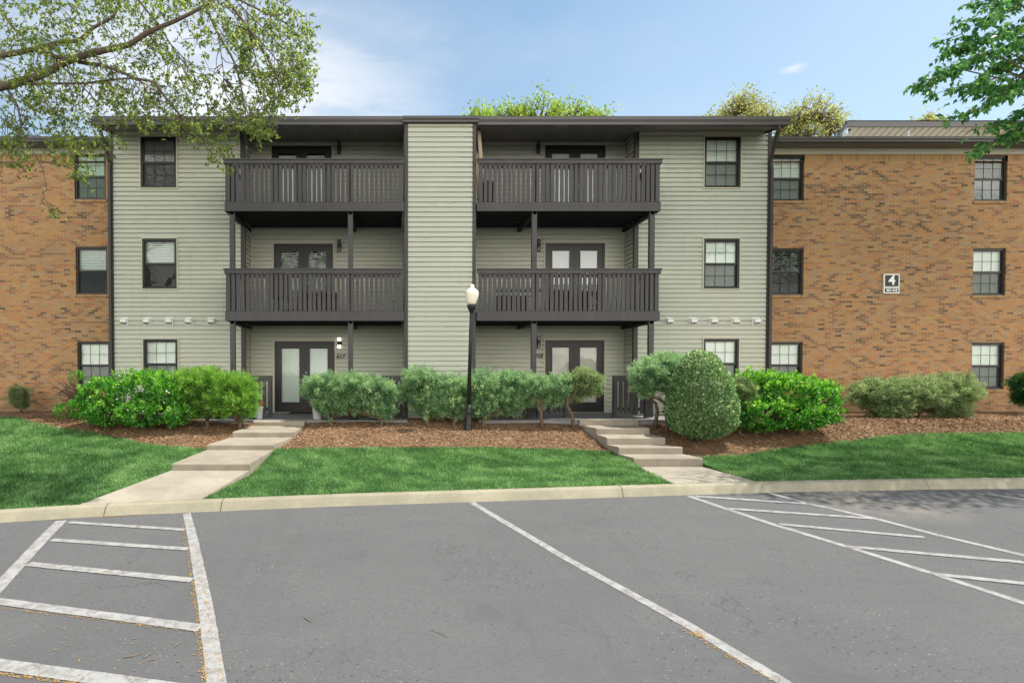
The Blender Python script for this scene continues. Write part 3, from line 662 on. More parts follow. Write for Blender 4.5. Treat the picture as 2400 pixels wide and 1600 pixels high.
def slats(m, x0, x1, z0, z1, Y, pitch=0.045, tilt=0.007, gap=0.0):
    n = int((z1 - z0) / pitch)
    for i in range(n):
        a = z0 + i * pitch; b = a + pitch * (1 - gap)
        m.quad((x0, Y - tilt * 0.5, a), (x1, Y - tilt * 0.5, a), (x1, Y + tilt * 0.5, b), (x0, Y + tilt * 0.5, b))
def window(px0, py0, px1, py1, Y, kind, brick, full=True):
    a, b = P(px0, py0, Y), P(px1, py1, Y); x0, x1, z1, z0 = a.x, b.x, a.z, b.z
    rec = 0.045 if brick else -0.012
    yf = Y + rec; fw = 0.05; zm = (z0 + z1) / 2
    m = MB()
    m.box(x0, x0 + fw, yf, yf + .11, z0, z1); m.box(x1 - fw, x1, yf, yf + .11, z0, z1)
    m.box(x0 + fw, x1 - fw, yf, yf + .11, z1 - fw, z1); m.box(x0 + fw, x1 - fw, yf - .004, yf + .11, z0, z0 + fw)
    xi0, xi1 = x0 + fw, x1 - fw
    s = 0.032
    # upper sash, set forward; lower sash behind
    for (za, zb, yy) in ((zm, z1 - fw, yf + .03), (z0 + fw, zm, yf + .055)):
        m.box(xi0, xi0 + s, yy, yy + .025, za, zb); m.box(xi1 - s, xi1, yy, yy + .025, za, zb)
        m.box(xi0 + s, xi1 - s, yy, yy + .025, zb - s, zb); m.box(xi0 + s, xi1 - s, yy, yy + .025, za, za + s)
        if kind not in ('dark_grid0', 'half'):
            for k in (1, 2):
                x = xi0 + s + (xi1 - xi0 - 2 * s) * k / 3; m.box(x - .006, x + .006, yy + .004, yy + .010, za + s, zb - s)
            zc = (za + zb) / 2; m.box(xi0 + s, xi1 - s, yy + .0045, yy + .0105, zc - .006, zc + .006)
    m.box(xi0 - .0, xi1 + .0, yf + .026, yf + .05, zm - .022, zm + .022)
    wobj = m.build('window', M['frame'], B)
    g = MB(); yy = yf + .03 + .014; g.quad((xi0 + s, yy, zm), (xi1 - s, yy, zm), (xi1 - s, yy, z1 - fw - s), (xi0 + s, yy, z1 - fw - s)); g.build('pane', M['glass'], wobj)
    g = MB(); yy = yf + .055 + .014; g.quad((xi0 + s, yy, z0 + fw + s), (xi1 - s, yy, z0 + fw + s), (xi1 - s, yy, zm - .02), (xi0 + s, yy, zm - .02)); g.build('pane', M['glass'], wobj)
    g = MB(); yy = yf + .035; g.quad((xi0, yy, z0 + fw), (xi1, yy, z0 + fw), (xi1, yy, zm - .02), (xi0, yy, zm - .02)); g.build('insect_screen', M['screen'], wobj)
    bl = MB(); yb = yf + .102
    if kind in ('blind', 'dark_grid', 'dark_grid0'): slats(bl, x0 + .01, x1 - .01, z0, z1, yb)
    elif kind == 'half': slats(bl, x0 + .01, x1 - .01, zm - .03, z1, yb, 0.05, 0.03, 0.12)
    elif kind == 'open': slats(bl, x0 + .01, x1 - .01, z0, z1, yb, 0.05, 0.045, 0.55)
    elif kind == 'green_reflection': bl.quad((x0, yb, z0), (x1, yb, z0), (x1, yb, z1), (x0, yb, z1))  # flat sheet that paints the green reflection of the pane, no cloth hangs here
    bl.build('blind' if kind != 'green_reflection' else 'green_reflection', M[{'green_reflection': 'green_reflection', 'dark_grid': 'dim_blind', 'open': 'dim_blind'}.get(kind, 'blind')], wobj, recalc=False)
    if brick:
        g = MB(); g.box(x0 - .03, x1 + .03, Y - .035, Y + .05, z0 - .075, z0 - .002); g.build('sill', M['soldier'], wobj)
    else:
        g = MB(); t = .030
        g.box(x0 - t, x0, Y - .042, Y + .02, z0 - t, z1 + t); g.box(x1, x1 + t, Y - .042, Y + .02, z0 - t, z1 + t)
        g.box(x0, x1, Y - .044, Y + .02, z0 - t, z0); g.box(x0, x1, Y - .042, Y + .02, z1, z1 + t)
        g.build('casing', M['trim'], wobj)
    return (x0, x1, z0, z1)
# siding windows: pixel boxes
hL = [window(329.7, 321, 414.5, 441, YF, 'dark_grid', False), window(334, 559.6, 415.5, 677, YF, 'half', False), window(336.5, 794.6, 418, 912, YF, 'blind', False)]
hR = [window(1650.4, 321, 1734, 440.4, YF, 'blind', False), window(1648.7, 559.6, 1731, 677, YF, 'blind', False), window(1647.7, 793.6, 1729.4, 911, YF, 'blind', False)]
front_siding(xL0, xL1, YF, ZB, zS, hL); front_siding(xR0, xR1, YF, ZB, zS, hR)
# recess side and back walls
side_siding(xL1, YF, YB, ZB, zSB, 1); side_siding(xR0, YF, YB, ZB, zSB, -1)
def door(px0, px1, py_top, z_bot, kind):
    x0, x1, z1, z0 = PX(px0, YB), PX(px1, YB), PZ(py_top, YB), z_bot
    y = YB - .035; m = MB(); f = .06
    m.box(x0, x0 + f, y, YB + .08, z0, z1); m.box(x1 - f, x1, y, YB + .08, z0, z1); m.box(x0 + f, x1 - f, y, YB + .08, z1 - f, z1)
    m.box(x0 + f, x1 - f, y + .03, YB + .08, z0, z0 + .03)
    xm = (x0 + x1) / 2; hs = []; yd = y + .018
    for (a, b) in ((x0 + f + .004, xm - .012), (xm + .012, x1 - f - .004)):
        st, top, bot = .135, .15, .26; zz0, zz1 = z0 + .03, z1 - f - .004
        m.box(a, a + st, yd, yd + .045, zz0, zz1); m.box(b - st, b, yd, yd + .045, zz0, zz1)
        m.box(a + st, b - st, yd, yd + .045, zz1 - top, zz1); m.box(a + st, b - st, yd, yd + .045, zz0, zz0 + bot)
        q = .018   # raised bead round the lite
        m.box(a + st - q, a + st + q * .3, yd - .008, yd, zz0 + bot - q, zz1 - top + q); m.box(b - st - q * .3, b - st + q, yd - .008, yd, zz0 + bot - q, zz1 - top + q)
        hs.append((a + st, b - st, zz0 + bot, zz1 - top))
    m.box(xm - .02, xm + .02, yd - .012, yd + .03, z0 + .03, z1 - f - .004)
    d = m.build('door', M['door'], B)
    for i, (a, b, c, e) in enumerate(hs):
        g = MB(); g.quad((a, yd + .02, c), (b, yd + .02, c), (b, yd + .02, e), (a, yd + .02, e)); g.build('pane', M['glass'], d)
        g = MB(); yy = yd + .05; zt = e
        if kind == 'shade': g.quad((a, yy, c + (e - c) * .42), (b, yy, c + (e - c) * .42), (b, yy, e), (a, yy, e)); mt = M['shade']
        elif kind == 'blind': slats(g, a, b, c, e, yy); mt = M['blind']
        elif kind == 'open': slats(g, a, b, c, e, yy, .06, .05, .5); mt = M['blind']
        elif kind == 'panel': g.quad((a, yy, c), (b, yy, c), (b, yy, e), (a, yy, e)); mt = M['panel']
        else: g.quad((a, yy, c), (b, yy, c), (b, yy, e), (a, yy, e)); mt = M['frost']
        g.build('blind' if kind in ('blind', 'open') else 'shade', mt, d, recalc=False)
    g = MB(); hx = xm + .05; hz = z0 + 1.0
    g.lathe((hx, yd, hz), [(.028, 0), (.028, .012), (.012, .016), (.012, .05)], 12, Vector((0, -1, 0))); g.bar((hx, yd - .045, hz), (hx + .11, yd - .045, hz), .018, .018)
    g.build('handle', M['pewter'], d)
    g = MB(); g.lathe((hx, yd, hz + .15), [(.026, 0), (.026, .015), (.015, .02)], 12, Vector((0, -1, 0))); g.build('lock', M['pewter'], d)
    g = MB(); t = .05
    g.box(x0 - t, x0, YB - .03, YB + .02, z0, z1 + t); g.box(x1, x1 + t, YB - .03, YB + .02, z0, z1 + t); g.box(x0, x1, YB - .03, YB + .02, z1, z1 + t); g.build('casing', M['trim'], d)
    return (x0, x1, z0, z1)
FL = [PAT_Z + 0.012, PZ(729, YR), PZ(473.5, YR)]
dL = [door(643, 784, 799.5, FL[0], 'frost'), door(642, 781, 571.5, FL[1], 'open'), door(638, 778, 343, FL[2], 'blind')]
dR = [door(1278.5, 1417, 797, FL[0], 'panel'), door(1277.5, 1417, 570, FL[1], 'shade'), door(1275.5, 1416.5, 341.6, FL[2], 'blind')]
front_siding(xL1, xC0, YB, ZB, zSB, dL); front_siding(xC1, xR0, YB, ZB, zSB, dR)
# shaft
zCT = PZ(292, YC)
front_siding(xC0 + .09, xC1 - .09, YC, ZB, zCT); side_siding(xC0 + .02, YC, YB, ZB, zCT + .2, -1); side_siding(xC1 - .02, YC, YB, ZB, zCT + .2, 1)
for x in (xC0, xC1 - .09):
    tr = MB(); tr.box(x, x + .09, YC - .03, YC + .06, ZB, zCT + .02); tr.build('corner_trim', M['dark'], B)
for xa, xb in ((xL0, xL0 + .10), (xL1 - .095, xL1 + .022), (xR0 - .022, xR0 + .095), (xR1 - .10, xR1)):
    t_ = MB(); t_.box(xa, xb, YF - .032, YF + .07, ZB, zS + .02); t_.build('corner_trim', M['dark'], B)
for xa, xb, Y, z in ((xL0 + .1, xL1 - .1, YF, zS), (xR0 + .1, xR1 - .1, YF, zS), (xL1, xC0, YB, zSB), (xC1, xR0, YB, zSB), (xC0 + .09, xC1 - .09, YC, zCT)):
    t_ = MB(); t_.box(xa, xb, Y - .026, Y + .01, z - .055, z + .03); t_.build('trim_board', M['trim'], B)
for xa in (xL1 + .02, xR0 - .06):
    t_ = MB(); t_.box(xa, xa + .04, YB - .03, YB + .01, ZB, zSB - .06); t_.build('trim_board', M['trim'], B)
for z in (PZ(539, YB), PZ(764, YB)):      # receiver under each deck
    for xa, xb in ((xL1 + .06, xC0 - .01), (xC1 + .01, xR0 - .06)):
        t2 = MB(); t2.box(xa, xb, YB - .027, YB + .01, z - .045, z + .02); t2.build('trim_board', M['trim'], B)

# brick wings
wz1 = PZ(362, YW, 2100); wzT = PZ(349, YW, 2100)
hBL = [window(173.7, 356.6, 248.6, 468, YW, 'green_reflection', True), window(177, 578, 252.7, 690, YW, 'half', True), window(181, 800, 257.8, 912, YW, 'blind', True)]
hBL2 = []
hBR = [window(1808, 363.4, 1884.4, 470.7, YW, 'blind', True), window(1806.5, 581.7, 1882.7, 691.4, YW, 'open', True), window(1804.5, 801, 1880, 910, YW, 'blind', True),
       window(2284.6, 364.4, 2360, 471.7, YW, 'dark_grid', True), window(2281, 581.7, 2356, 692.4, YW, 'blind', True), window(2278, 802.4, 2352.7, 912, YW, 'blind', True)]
def wall_holes(m, x0, x1, z0, z1, holes, Y, depth=0.14):
    xs_ = sorted({x0, x1, *[h[0] for h in holes], *[h[1] for h in holes]}); zs_ = sorted({z0, z1, *[h[2] for h in holes], *[h[3] for h in holes]})
    for a, b in zip(xs_, xs_[1:]):
        for c, d in zip(zs_, zs_[1:]):
            mx, mz = (a + b) / 2, (c + d) / 2
            if any(h[0] < mx < h[1] and h[2] < mz < h[3] for h in holes): continue
            m.quad((a, Y, c), (b, Y, c), (b, Y, d), (a, Y, d))
    for a, b, c, d in holes:
        m.quad((a, Y, c), (a, Y + depth, c), (a, Y + depth, d), (a, Y, d)); m.quad((b, Y, c), (b, Y + depth, c), (b, Y + depth, d), (b, Y, d))
        m.quad((a, Y, d), (b, Y, d), (b, Y + depth, d), (a, Y + depth, d)); m.quad((a, Y, c), (b, Y, c), (b, Y + depth, c), (a, Y + depth, c))
WL, WR = -21.0, 27.0; YBK = 29.0
for x0, x1, hs in ((WL, xL0 + .02, hBL), (xR1 - .02, WR, hBR)):
    m = MB(); wall_holes(m, x0, x1, ZB - .1, wz1 - .20, hs, YW)
    out = x0 if x0 == WL else x1
    m.quad((out, YW, ZB - .1), (out, YBK, ZB - .1), (out, YBK, wz1), (out, YW, wz1))
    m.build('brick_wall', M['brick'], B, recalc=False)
    m = MB(); holes_top = [h for h in hs if h[3] > wz1 - .22]
    wall_holes(m, x0, x1, wz1 - .20, wz1, [(h[0], h[1], wz1 - .20, min(h[3], wz1)) for h in holes_top], YW - .004); m.build('soldier_course', M['soldier'], B, recalc=False)
    m = MB(); m.box(x0, x1, YW - .03, YW + .02, wz1, wzT + .02); m.build('frieze_board', M['trim'], B)
# side returns of the siding block, rear wall (plain siding)
side_siding(xL0 + .02, YF, YW + .3, ZB, zS, -1); side_siding(xR1 - .02, YF, YW + .3, ZB, zS, 1)
m = MB(); m.quad((WL, YBK, ZB), (WR, YBK, ZB), (WR, YBK, wz1 + .3), (WL, YBK, wz1 + .3)); m.quad((WL, YW + .2, ZB + .02), (WR, YW + .2, ZB + .02), (WR, YBK, ZB + .02), (WL, YBK, ZB + .02))
m.build('rear_wall', M['interior'], B, recalc=False)
m = MB()
for k in (1, 2): m.quad((WL, YW + .35, FL[k] - .1), (WR, YW + .35, FL[k] - .1), (WR, YBK, FL[k] - .1), (WL, YBK, FL[k] - .1))
m.quad((WL, YB + 3.2, ZB), (WR, YB + 3.2, ZB), (WR, YB + 3.2, wz1), (WL, YB + 3.2, wz1))
m.build('inner_floor', M['interior'], B, recalc=False)

m = MB(); m.box(xL0 + .03, xR1 - .03, YF + .05, YBK - .02, zS + .03, zS + .10); m.build('attic_floor', M['interior'], B)
for xa, xb in ((WL + .02, xL0 + .02), (xR1 - .02, WR - .02)):
    m = MB(); m.box(xa, xb, YW + .03, YBK - .02, wzT + .03, wzT + .09); m.build('attic_floor', M['interior'], B)
# roofs, gutters, soffits
YG, YGC = 15.52, 15.24
gx0, gx1 = PX(213, YG, 280), PX(1854, YG, 280)
zGT = PZ(272.5, YG); zGB = PZ(291, YG); zGC = PZ(271.5, YGC)
RIDGE = 22.6
def roof_slab(x0, x1, ye, ze, slope, thick=.14):
    m = MB(); zr = ze + slope * (RIDGE - ye); yb = 2 * RIDGE - ye
    m.extrude_x([(ye, ze), (RIDGE, zr), (yb, ze), (yb, ze - thick), (RIDGE, zr - thick), (ye, ze - thick)], x0, x1); m.build('roof', M['shingle'], B)
roof_slab(gx0, gx1, YG + .07, zGT + .01, .24)
wgT = PZ(320, 17.35, 2100)
roof_slab(WL - .3, xL0 - .02, 17.42, wgT + .005, .24); roof_slab(xR1 + .02, WR + .3, 17.42, wgT + .005, .24)
def gutter(x0, x1, Y, zt, h, depth=.11):
    m = MB()   # K-style profile with a rolled lip
    m.extrude_x([(Y + depth, zt - .01), (Y + depth, zt - h), (Y + .035, zt - h), (Y + .028, zt - h * .72), (Y + .004, zt - h * .38), (Y, zt - h * .16), (Y - .006, zt), (Y + .012, zt), (Y + .012, zt - .02), (Y + .03, zt - h + .03), (Y + depth - .01, zt - h + .03), (Y + depth - .01, zt - .01)], x0, x1)
    m.build('gutter', M['gutter'], B)
gutter(gx0, xC0 - .02, YG, zGT, zGT - zGB); gutter(xC1 + .05, gx1, YG, zGT, zGT - zGB); gutter(xC0 - .05, xC1 + .06, YGC, zGC, .135)
gutter(WL - .3, xL0 - .03, 17.35, wgT, .13); gutter(xR1 + .03, WR + .3, 17.35, wgT, .13)
m = MB()
m.extrude_x([(YG + .11, zGB - .01), (YG + .11, zGT), (YG + .15, zGT), (YG + .15, zGB - .01)], gx0 + .02, gx1 - .02)     # fascia
m.extrude_x([(YGC + .11, zGC - .15), (YGC + .11, zGC), (YGC + .15, zGC), (YGC + .15, zGC - .15)], xC0 - .04, xC1 + .04)
m.extrude_x([(17.46, wzT - .005), (17.46, wgT), (17.5, wgT), (17.5, wzT - .005)], WL - .3, xL0 - .03); m.extrude_x([(17.46, wzT - .005), (17.46, wgT), (17.5, wgT), (17.5, wzT - .005)], xR1 + .03, WR + .3)
m.build('fascia', M['gutter'], B)
def soffit(x0, x1, pts, mat=M['soffit'], pitch=.16):
    m = MB(); n = int((x1 - x0) / pitch); g = .010
    for i in range(n + 1):
        a, b = x0 + i * pitch, min(x0 + (i + 1) * pitch, x1)
        if b - a < .02: continue
        for (y0, z0), (y1, z1) in zip(pts, pts[1:]):
            m.quad((a, y0, z0), (b - g, y0, z0), (b - g, y1, z1), (a, y1, z1))
            m.quad((b - g, y0, z0), (b - g, y1, z1), (b - g, y1, z1 + .014), (b - g, y0, z0 + .014)); m.quad((b - g, y0, z0 + .014), (b, y0, z0 + .014), (b, y1, z1 + .014), (b - g, y1, z1 + .014)); m.quad((b, y0, z0), (b, y1, z1), (b, y1, z1 + .014), (b, y0, z0 + .014))
    return m.build('soffit', mat, B, recalc=False)
soffit(gx0 + .03, xL1, [(YG + .15, zGB + .01), (YF + .02, zS)]); soffit(xR0, gx1 - .03, [(YG + .15, zGB + .01), (YF + .02, zS)])
for a, b in ((xL1, xC0), (xC1, xR0)): soffit(a, b, [(YG + .15, zGB + .01), (YF, zS - .03), (YB + .02, zSB)])
for a, b in ((WL - .3, xL0), (xR1, WR + .3)): soffit(a, b, [(17.5, wzT), (YW + .01, wzT)])
m = MB()   # closing boards at the eave ends
for x in (gx0 + .02, gx1 - .02):
    m.poly([(x, YG + .11, zGB - .01), (x, YF + .3, zS - .01), (x, YF + 1.4, zS + .2), (x, YF + 1.4, zGT + .30), (x, YG + .11, zGT)])
m.build('eave_end', M['gutter'], B, recalc=False)
def downspout(xg, xw, yw, zg, elbow):
    m = MB(); pts = [(xg, YG + .08, zg), (xg, YG + .10, zg - .10), (xw + (xg - xw) * .15, yw - .09, zg - .62), (xw, yw - .07, zg - .80), (xw, yw - .07, ZB + .1)]
    for a, b in zip(pts, pts[1:]): m.bar(a, b, .075, .062, Vector((0, 1, 0)))
    for z in (3.2, 6.0): m.box(xw - .05, xw + .05, yw - .108, yw + .0, z, z + .03)
    m.build('downspout', M['dark'], B)
downspout(gx1 - .25, xR1 - .02, YF, zGB, 1); downspout(gx0 + .18, xL0 + .02, YF, zGB, -1)

# dryer vents
for i, (px, Y) in enumerate([(293, 0), (346, 0), (398, 0), (443.5, 0), (496.6, 0), (1567, 0), (1622, 0), (1670, 0), (1721, 0), (1770, 0)]):
    c = P(px, 753.5, YF); m = MB(); a, h, d = .082, .098, .12; y = YF - .02
    m.box(c.x - a - .02, c.x + a + .02, y - .012, y + .01, c.z - h - .015, c.z + h + .015)
    v = [(c.x - a, y, c.z + h), (c.x + a, y, c.z + h), (c.x + a, y - d, c.z + h * .55), (c.x - a, y - d, c.z + h * .55), (c.x - a, y, c.z - h), (c.x + a, y, c.z - h), (c.x + a, y - d, c.z - h * .25), (c.x - a, y - d, c.z - h * .25)]
    m.quad(v[0], v[1], v[2], v[3]); m.quad(v[3], v[2], v[6], v[7]); m.quad(v[0], v[3], v[7], v[4]); m.quad(v[1], v[5], v[6], v[2])
    vo = m.build('vent', M['white'], B)
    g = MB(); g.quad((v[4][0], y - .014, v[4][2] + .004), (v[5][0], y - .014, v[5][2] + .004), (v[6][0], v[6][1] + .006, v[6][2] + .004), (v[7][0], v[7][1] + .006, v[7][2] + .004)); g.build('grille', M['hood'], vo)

# balconies
def balcony(xa, xb, zrt, zrb, zcap, posts, wall_side, ylow):
    """xa, xb: rim ends; wall_side: +1 when the shaft is at xb, -1 when at xa"""
    m = MB(); ow = xa if wall_side > 0 else xb                                 # free end
    n = 14; dp = (YB - .03 - YR - .04) / n
    wall_x0, wall_x1 = (xL1 if wall_side > 0 else xC1), (xC0 if wall_side > 0 else xR0)
    for i in range(n):
        y0 = YR + .045 + i * dp; e0 = xa if y0 + dp < YF - .03 else wall_x0 + .02; e1 = xb if y0 + dp < YF - .03 else wall_x1 - .02
        m.box(e0 + .02, e1 - .02, y0, y0 + dp - .006, zrt - .035, zrt - .003)
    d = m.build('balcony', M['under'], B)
    j = MB()
    for i in range(1, 6):
        y = YR + .04 + i * (YB - YR - .08) / 5.6; e0, e1 = (max(xa, wall_x0), min(xb, wall_x1)) if y > YF - .1 else (xa, xb)
        j.box(e0 + .05, e1 - .05, y - .02, y + .02, zrb + .012, zrt - .037)
    for x in posts: j.box(x - .045, x + .045, YR + .05, YB - .03, zrb - .075, zrb + .010)
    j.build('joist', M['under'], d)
    r = MB(); r.box(xa, xb, YR, YR + .04, zrb, zrt + .004); ex = (xa, xa + .04) if wall_side > 0 else (xb - .04, xb)
    r.box(ex[0], ex[1], YR + .04, YF - .035, zrb, zrt + .002); r.build('rim_board', M['rail'], d)
    h = MB(); c0, c1 = (xa - .03, xb - .0) if wall_side > 0 else (xa, xb + .03); o = .045
    fc = MB()
    fc.box(c0, c1, YR - o - .02, YR + .10, zcap - .028, zcap)                   # cap board
    fb = (c0 + .02, c1) if wall_side > 0 else (c0, c1 - .02)
    fc.box(fb[0], fb[1], YR - o, YR - .012, zcap - .125, zcap - .030)           # face board
    sx = (xa - .03, xa + .1) if wall_side > 0 else (xb - .1, xb + .03)
    fc.box(sx[0], sx[1], YR + .102, YF - .035, zcap - .028, zcap)
    sf = (xa - .012, xa + .022) if wall_side > 0 else (xb - .022, xb + .012)
    fc.box(sf[0], sf[1], YR + .0, YF - .035, zcap - .125, zcap - .030)
    fc.box(xa + .05, xb - .05, YR + .046, YR + .084, zcap - .215, zcap - .126)  # stringer behind the pickets
    fc.build('handrail', M['rail'], d)
    pk = MB(); pitch = .1255; wdt = .086; npk = int((xb - xa) / pitch)
    for i in range(npk + 1):
        x = xa + .05 + i * (xb - xa - .10 - wdt) / npk; wv = wdt * random.uniform(.93, 1.06); tilt = random.uniform(-.006, .006)
        if random.random() < .10: wv *= 1.22
        p = [(x, YR - .008), (x + wv, YR - .008), (x + wv, YR + .026), (x, YR + .026)]
        zt, zb_ = zcap - .126 + .04, zrt + .006
        n0 = len(pk.v); pk.v += [(a, b - .002, zb_) for a, b in p] + [(a + tilt, b - .002, zt) for a, b in p]
        pk.f += [tuple(n0 + k for k in q) for q in ((0, 3, 2, 1), (4, 5, 6, 7), (0, 1, 5, 4), (1, 2, 6, 5), (2, 3, 7, 6), (3, 0, 4, 7))]
    for i in range(10):
        y = YR + .12 + i * .122; x = (xa + .0) if wall_side > 0 else xb - .038
        if y + .086 < YF - .04: pk.box(x, x + .038, y, y + .086, zrt + .005, zcap - .127)
    pk.build('picket_panel', M['rail'], d)
    for x in posts + [ (xa + .10 if wall_side > 0 else xb - .10) ][:0]:
        p = MB(); w2 = .062; p.box(x - w2, x + w2, YR + .05, YR + .05 + .115, ylow, zrb - .004); po = p.build('post', M['rail'], d)
        b = MB()
        for zz in (ylow + 1.38, ylow + 1.30): b.lathe((x, YR + .05, zz), [(.014, 0), (.014, .008), (.006, .012)], 8, Vector((0, -1, 0)))
        b.build('bolt', M['black'], po)
        if ylow > 2:       # the short newel that carries the rail
            pass
        nn = MB(); nn.box(x - .05, x + .05, YR + .086, YR + .165, zrt + .006, zcap - .03); nn.build('newel', M['rail'], d)
    e = MB(); x = (xa + .055) if wall_side > 0 else xb - .055
    e.box(x - .045, x + .045, YR + .048, YR + .135, zrt + .006, zcap - .03); e.build('newel', M['rail'], d)
    return d
pL = [PX(545, YR + .1), PX(821.5, YR + .1)]; pR = [PX(1251.5, YR + .1), PX(1526.5, YR + .1)]
LV = [(PZ(729, YR), PZ(751.4, YR), PZ(629.5, YR), PAT_Z), (PZ(473.5, YR), PZ(494.5, YR), PZ(373, YR), PZ(729, YR))]
for zt, zb, zc, yl in LV:
    balcony(PX(527, YR), xC0 - .015, zt, zb, zc, pL, 1, yl); balcony(xC1 + .015, PX(1547.5, YR), zt, zb, zc, pR, -1, yl)
# house numbers
text('house_number', '417', .17, P(797, 836, YB - .045), M['number'], B, .28, .005, 'CENTER', .004)
text('house_number', '418', .17, P(1261, 834, YB - .045), M['number'], B, .28, .005, 'CENTER', .004)

# patio slab and low patio railings
mb = MB()
for xa, xb in ((xL1 - .6, xC0 + .05), (xC1 - .05, xR0 + .6)):
    mb.box(xa, xb, PAT_Y + .08, YF - .04, PAT_Z - .3, PAT_Z)
    mb.box(max(xa, xL1 + .02) if xa < 0 else xa, min(xb, xR0 - .02), YF - .04, YB - .01, PAT_Z - .3, PAT_Z - .0)
struct('patio', mb, M['patio'], 'grey concrete patio slabs at the ground floor doors', 'patio')
def patio_rail(xa, xb, label):
    r = thing('patio_railing', label, 'railing', ((xa + xb) / 2, 15.35, PAT_Z), 'low slatted railings along the patios'); y = 15.30; z0 = PAT_Z
    for nm_, bx_ in (('cap_rail', (xa - .01, xb + .01, y - .03, y + .09, z0 + 1.04, z0 + 1.07)), ('top_rail', (xa, xb, y - .012, y + .025, z0 + .93, z0 + 1.038)), ('bottom_rail', (xa, xb, y + .026, y + .06, z0 + .17, z0 + .26))):
        m = MB(); m.box(*bx_); m.build(nm_, M['rail'], r)
    m = MB(); n = max(2, int((xb - xa - .09) / .128))
    for i in range(n + 1):
        x = xa + .012 + i * (xb - xa - .024 - .088) / n; m.box(x, x + .088, y - .010, y + .024, z0 + .10, z0 + .93)
    m.build('slat_panel', M['rail'], r)
    for x in (xa + .05, xb - .05):
        m = MB(); m.box(x - .045, x + .045, y + .028, y + .115, z0, z0 + 1.038); m.build('post', M['rail'], r)
patio_rail(pL[0] + .08, PX(636, 15.3), 'short slatted patio railing between bright yellow-green juniper and door 417')
patio_rail(PX(742, 15.3), pL[1] - .07, 'slatted patio railing between door 417 and the post beside it')
patio_rail(pL[1] + .07, xC0 - .02, 'slatted patio railing between the 417 unit post and the central siding shaft')
patio_rail(xC1 + .02, pR[0] - .07, 'slatted patio railing between the siding shaft and the post hiding the number 418')
patio_rail(pR[0] + .07, PX(1334, 15.3), 'short slatted patio railing in front of door 418 behind round juniper')
patio_rail(PX(1440, 15.3), pR[1] - .07, 'slatted patio railing behind the juniper with twisted bare trunk')

# ------------------------------------------------------------------ building behind, right
YX = 27.0
fb = thing('apartment_building', 'neighbouring building with beige ribbed soffit rising behind the signed brick wing', 'building', (PX(2200, YX), YX + 4, 0.84))
fx0, fx1 = PX(2008, YX, 300), PX(2900, YX, 300); ft, fbm = PZ(284, YX, 2200), PZ(297, YX, 2200)
m = MB(); m.box(fx0 - .5, fx1, YX, YX + .08, fbm, ft); m.bar((fx0 - .42, YX + .04, ft - .10), (fx0 - .92, YX + .05, fbm - .62), .08, .24, Vector((0, 1, 0))); m.build('fascia', M['gutter'], fb)
def nb(x, Y): return max(x, (fx0 - .45) * Y / YX * 1.012)
m = MB(); n = int((fx1 - fx0) / .32)
for i in range(n):
    a = fx0 - .4 + i * .32; yb = min(YX + 2.6, YX * (a + .16) / (fx0 - .45) * .995)
    if yb < YX + .12: continue
    m.quad((a, YX + .09, fbm + .02), (a + .285, YX + .09, fbm + .02), (a + .285, yb, fbm + .02 - .42 * (yb - YX)), (a, yb, fbm + .02 - .42 * (yb - YX))); m.quad((a + .285, YX + .09, fbm + .05), (a + .32, YX + .09, fbm + .05), (a + .32, yb, fbm + .05 - .42 * (yb - YX)), (a + .285, yb, fbm + .05 - .42 * (yb - YX)))
m.build('soffit', M['beige_soffit'], fb, recalc=False)
m = MB(); xa, xb2 = nb(0, YX + 2.6) + .25, nb(0, YX + 9) + .25
m.poly([(xa, YX + 2.6, .84), (fx1, YX + 2.6, .84), (fx1, YX + 2.6, fbm + .02), (xa, YX + 2.6, fbm + .02)]); m.poly([(xa, YX + 2.6, .84), (xb2, YX + 9, .84), (xb2, YX + 9, fbm + .02), (xa, YX + 2.6, fbm + .02)]); m.poly([(xb2, YX + 9, .84), (fx1, YX + 9, .84), (fx1, YX + 9, fbm), (xb2, YX + 9, fbm)])
m.build('wall', M['trim'], fb, recalc=False)
m = MB(); x1, x2, x3 = fx0 - .45, nb(0, YX + 5) + .05, nb(0, YX + 10) + .05; r0, r1, r2 = (x1, YX - .05, ft + .01), (x2, YX + 5, ft + 1.1), (x3, YX + 10, ft + .01)
q0, q1, q2 = (fx1, YX - .05, ft + .01), (fx1, YX + 5, ft + 1.1), (fx1, YX + 10, ft + .01)
m.poly([r0, q0, q1, r1]); m.poly([r1, q1, q2, r2]); m.poly([r0, r1, r2, (x3, YX + 10, ft - .05), (x1, YX - .05, ft - .05)])
m.build('roof', M['shingle'], fb, recalc=False)
m = MB(); v = P(2128, 318, 24.0); m.tube([(v.x, 24.0, v.z - 1.2), (v.x, 24.0, P(2128, 309, 24.0).z)], .06, 10); tag(m.build('vent_pipe', M['pewter'], B), None)

# ------------------------------------------------------------------ sign, wall lamps, street lamp
a, b = P(2069, 642.5, YW), P(2105, 688, YW)
sg = thing('wall_sign', 'dark and white building number sign reading 4 above 401-418 on the brick wall', 'sign', ((a.x + b.x) / 2, YW, b.z))
xs0, xs1 = a.x, b.x; zt, zmid, zlo = a.z, P(2080, 673.4, YW).z, b.z
m = MB(); m.box(xs0, xs1, YW - .045, YW - .006, zmid, zt); m.build('number_plate', M['sign_white'], sg)
m = MB(); m.box(xs0, xs1, YW - .045, YW - .006, zlo, zmid - .018); m.build('range_plate', M['sign_white'], sg)
m = MB(); q = .033; m.box(xs0 + q, xs1 - q, YW - .050, YW - .0455, zmid + q * .7, zt - q); m.box(xs0 + q, xs1 - q, YW - .050, YW - .0455, zlo + q, zmid - .018 - q * .8); m.build('face', M['sign_dark'], sg)
cxs = (xs0 + xs1) / 2
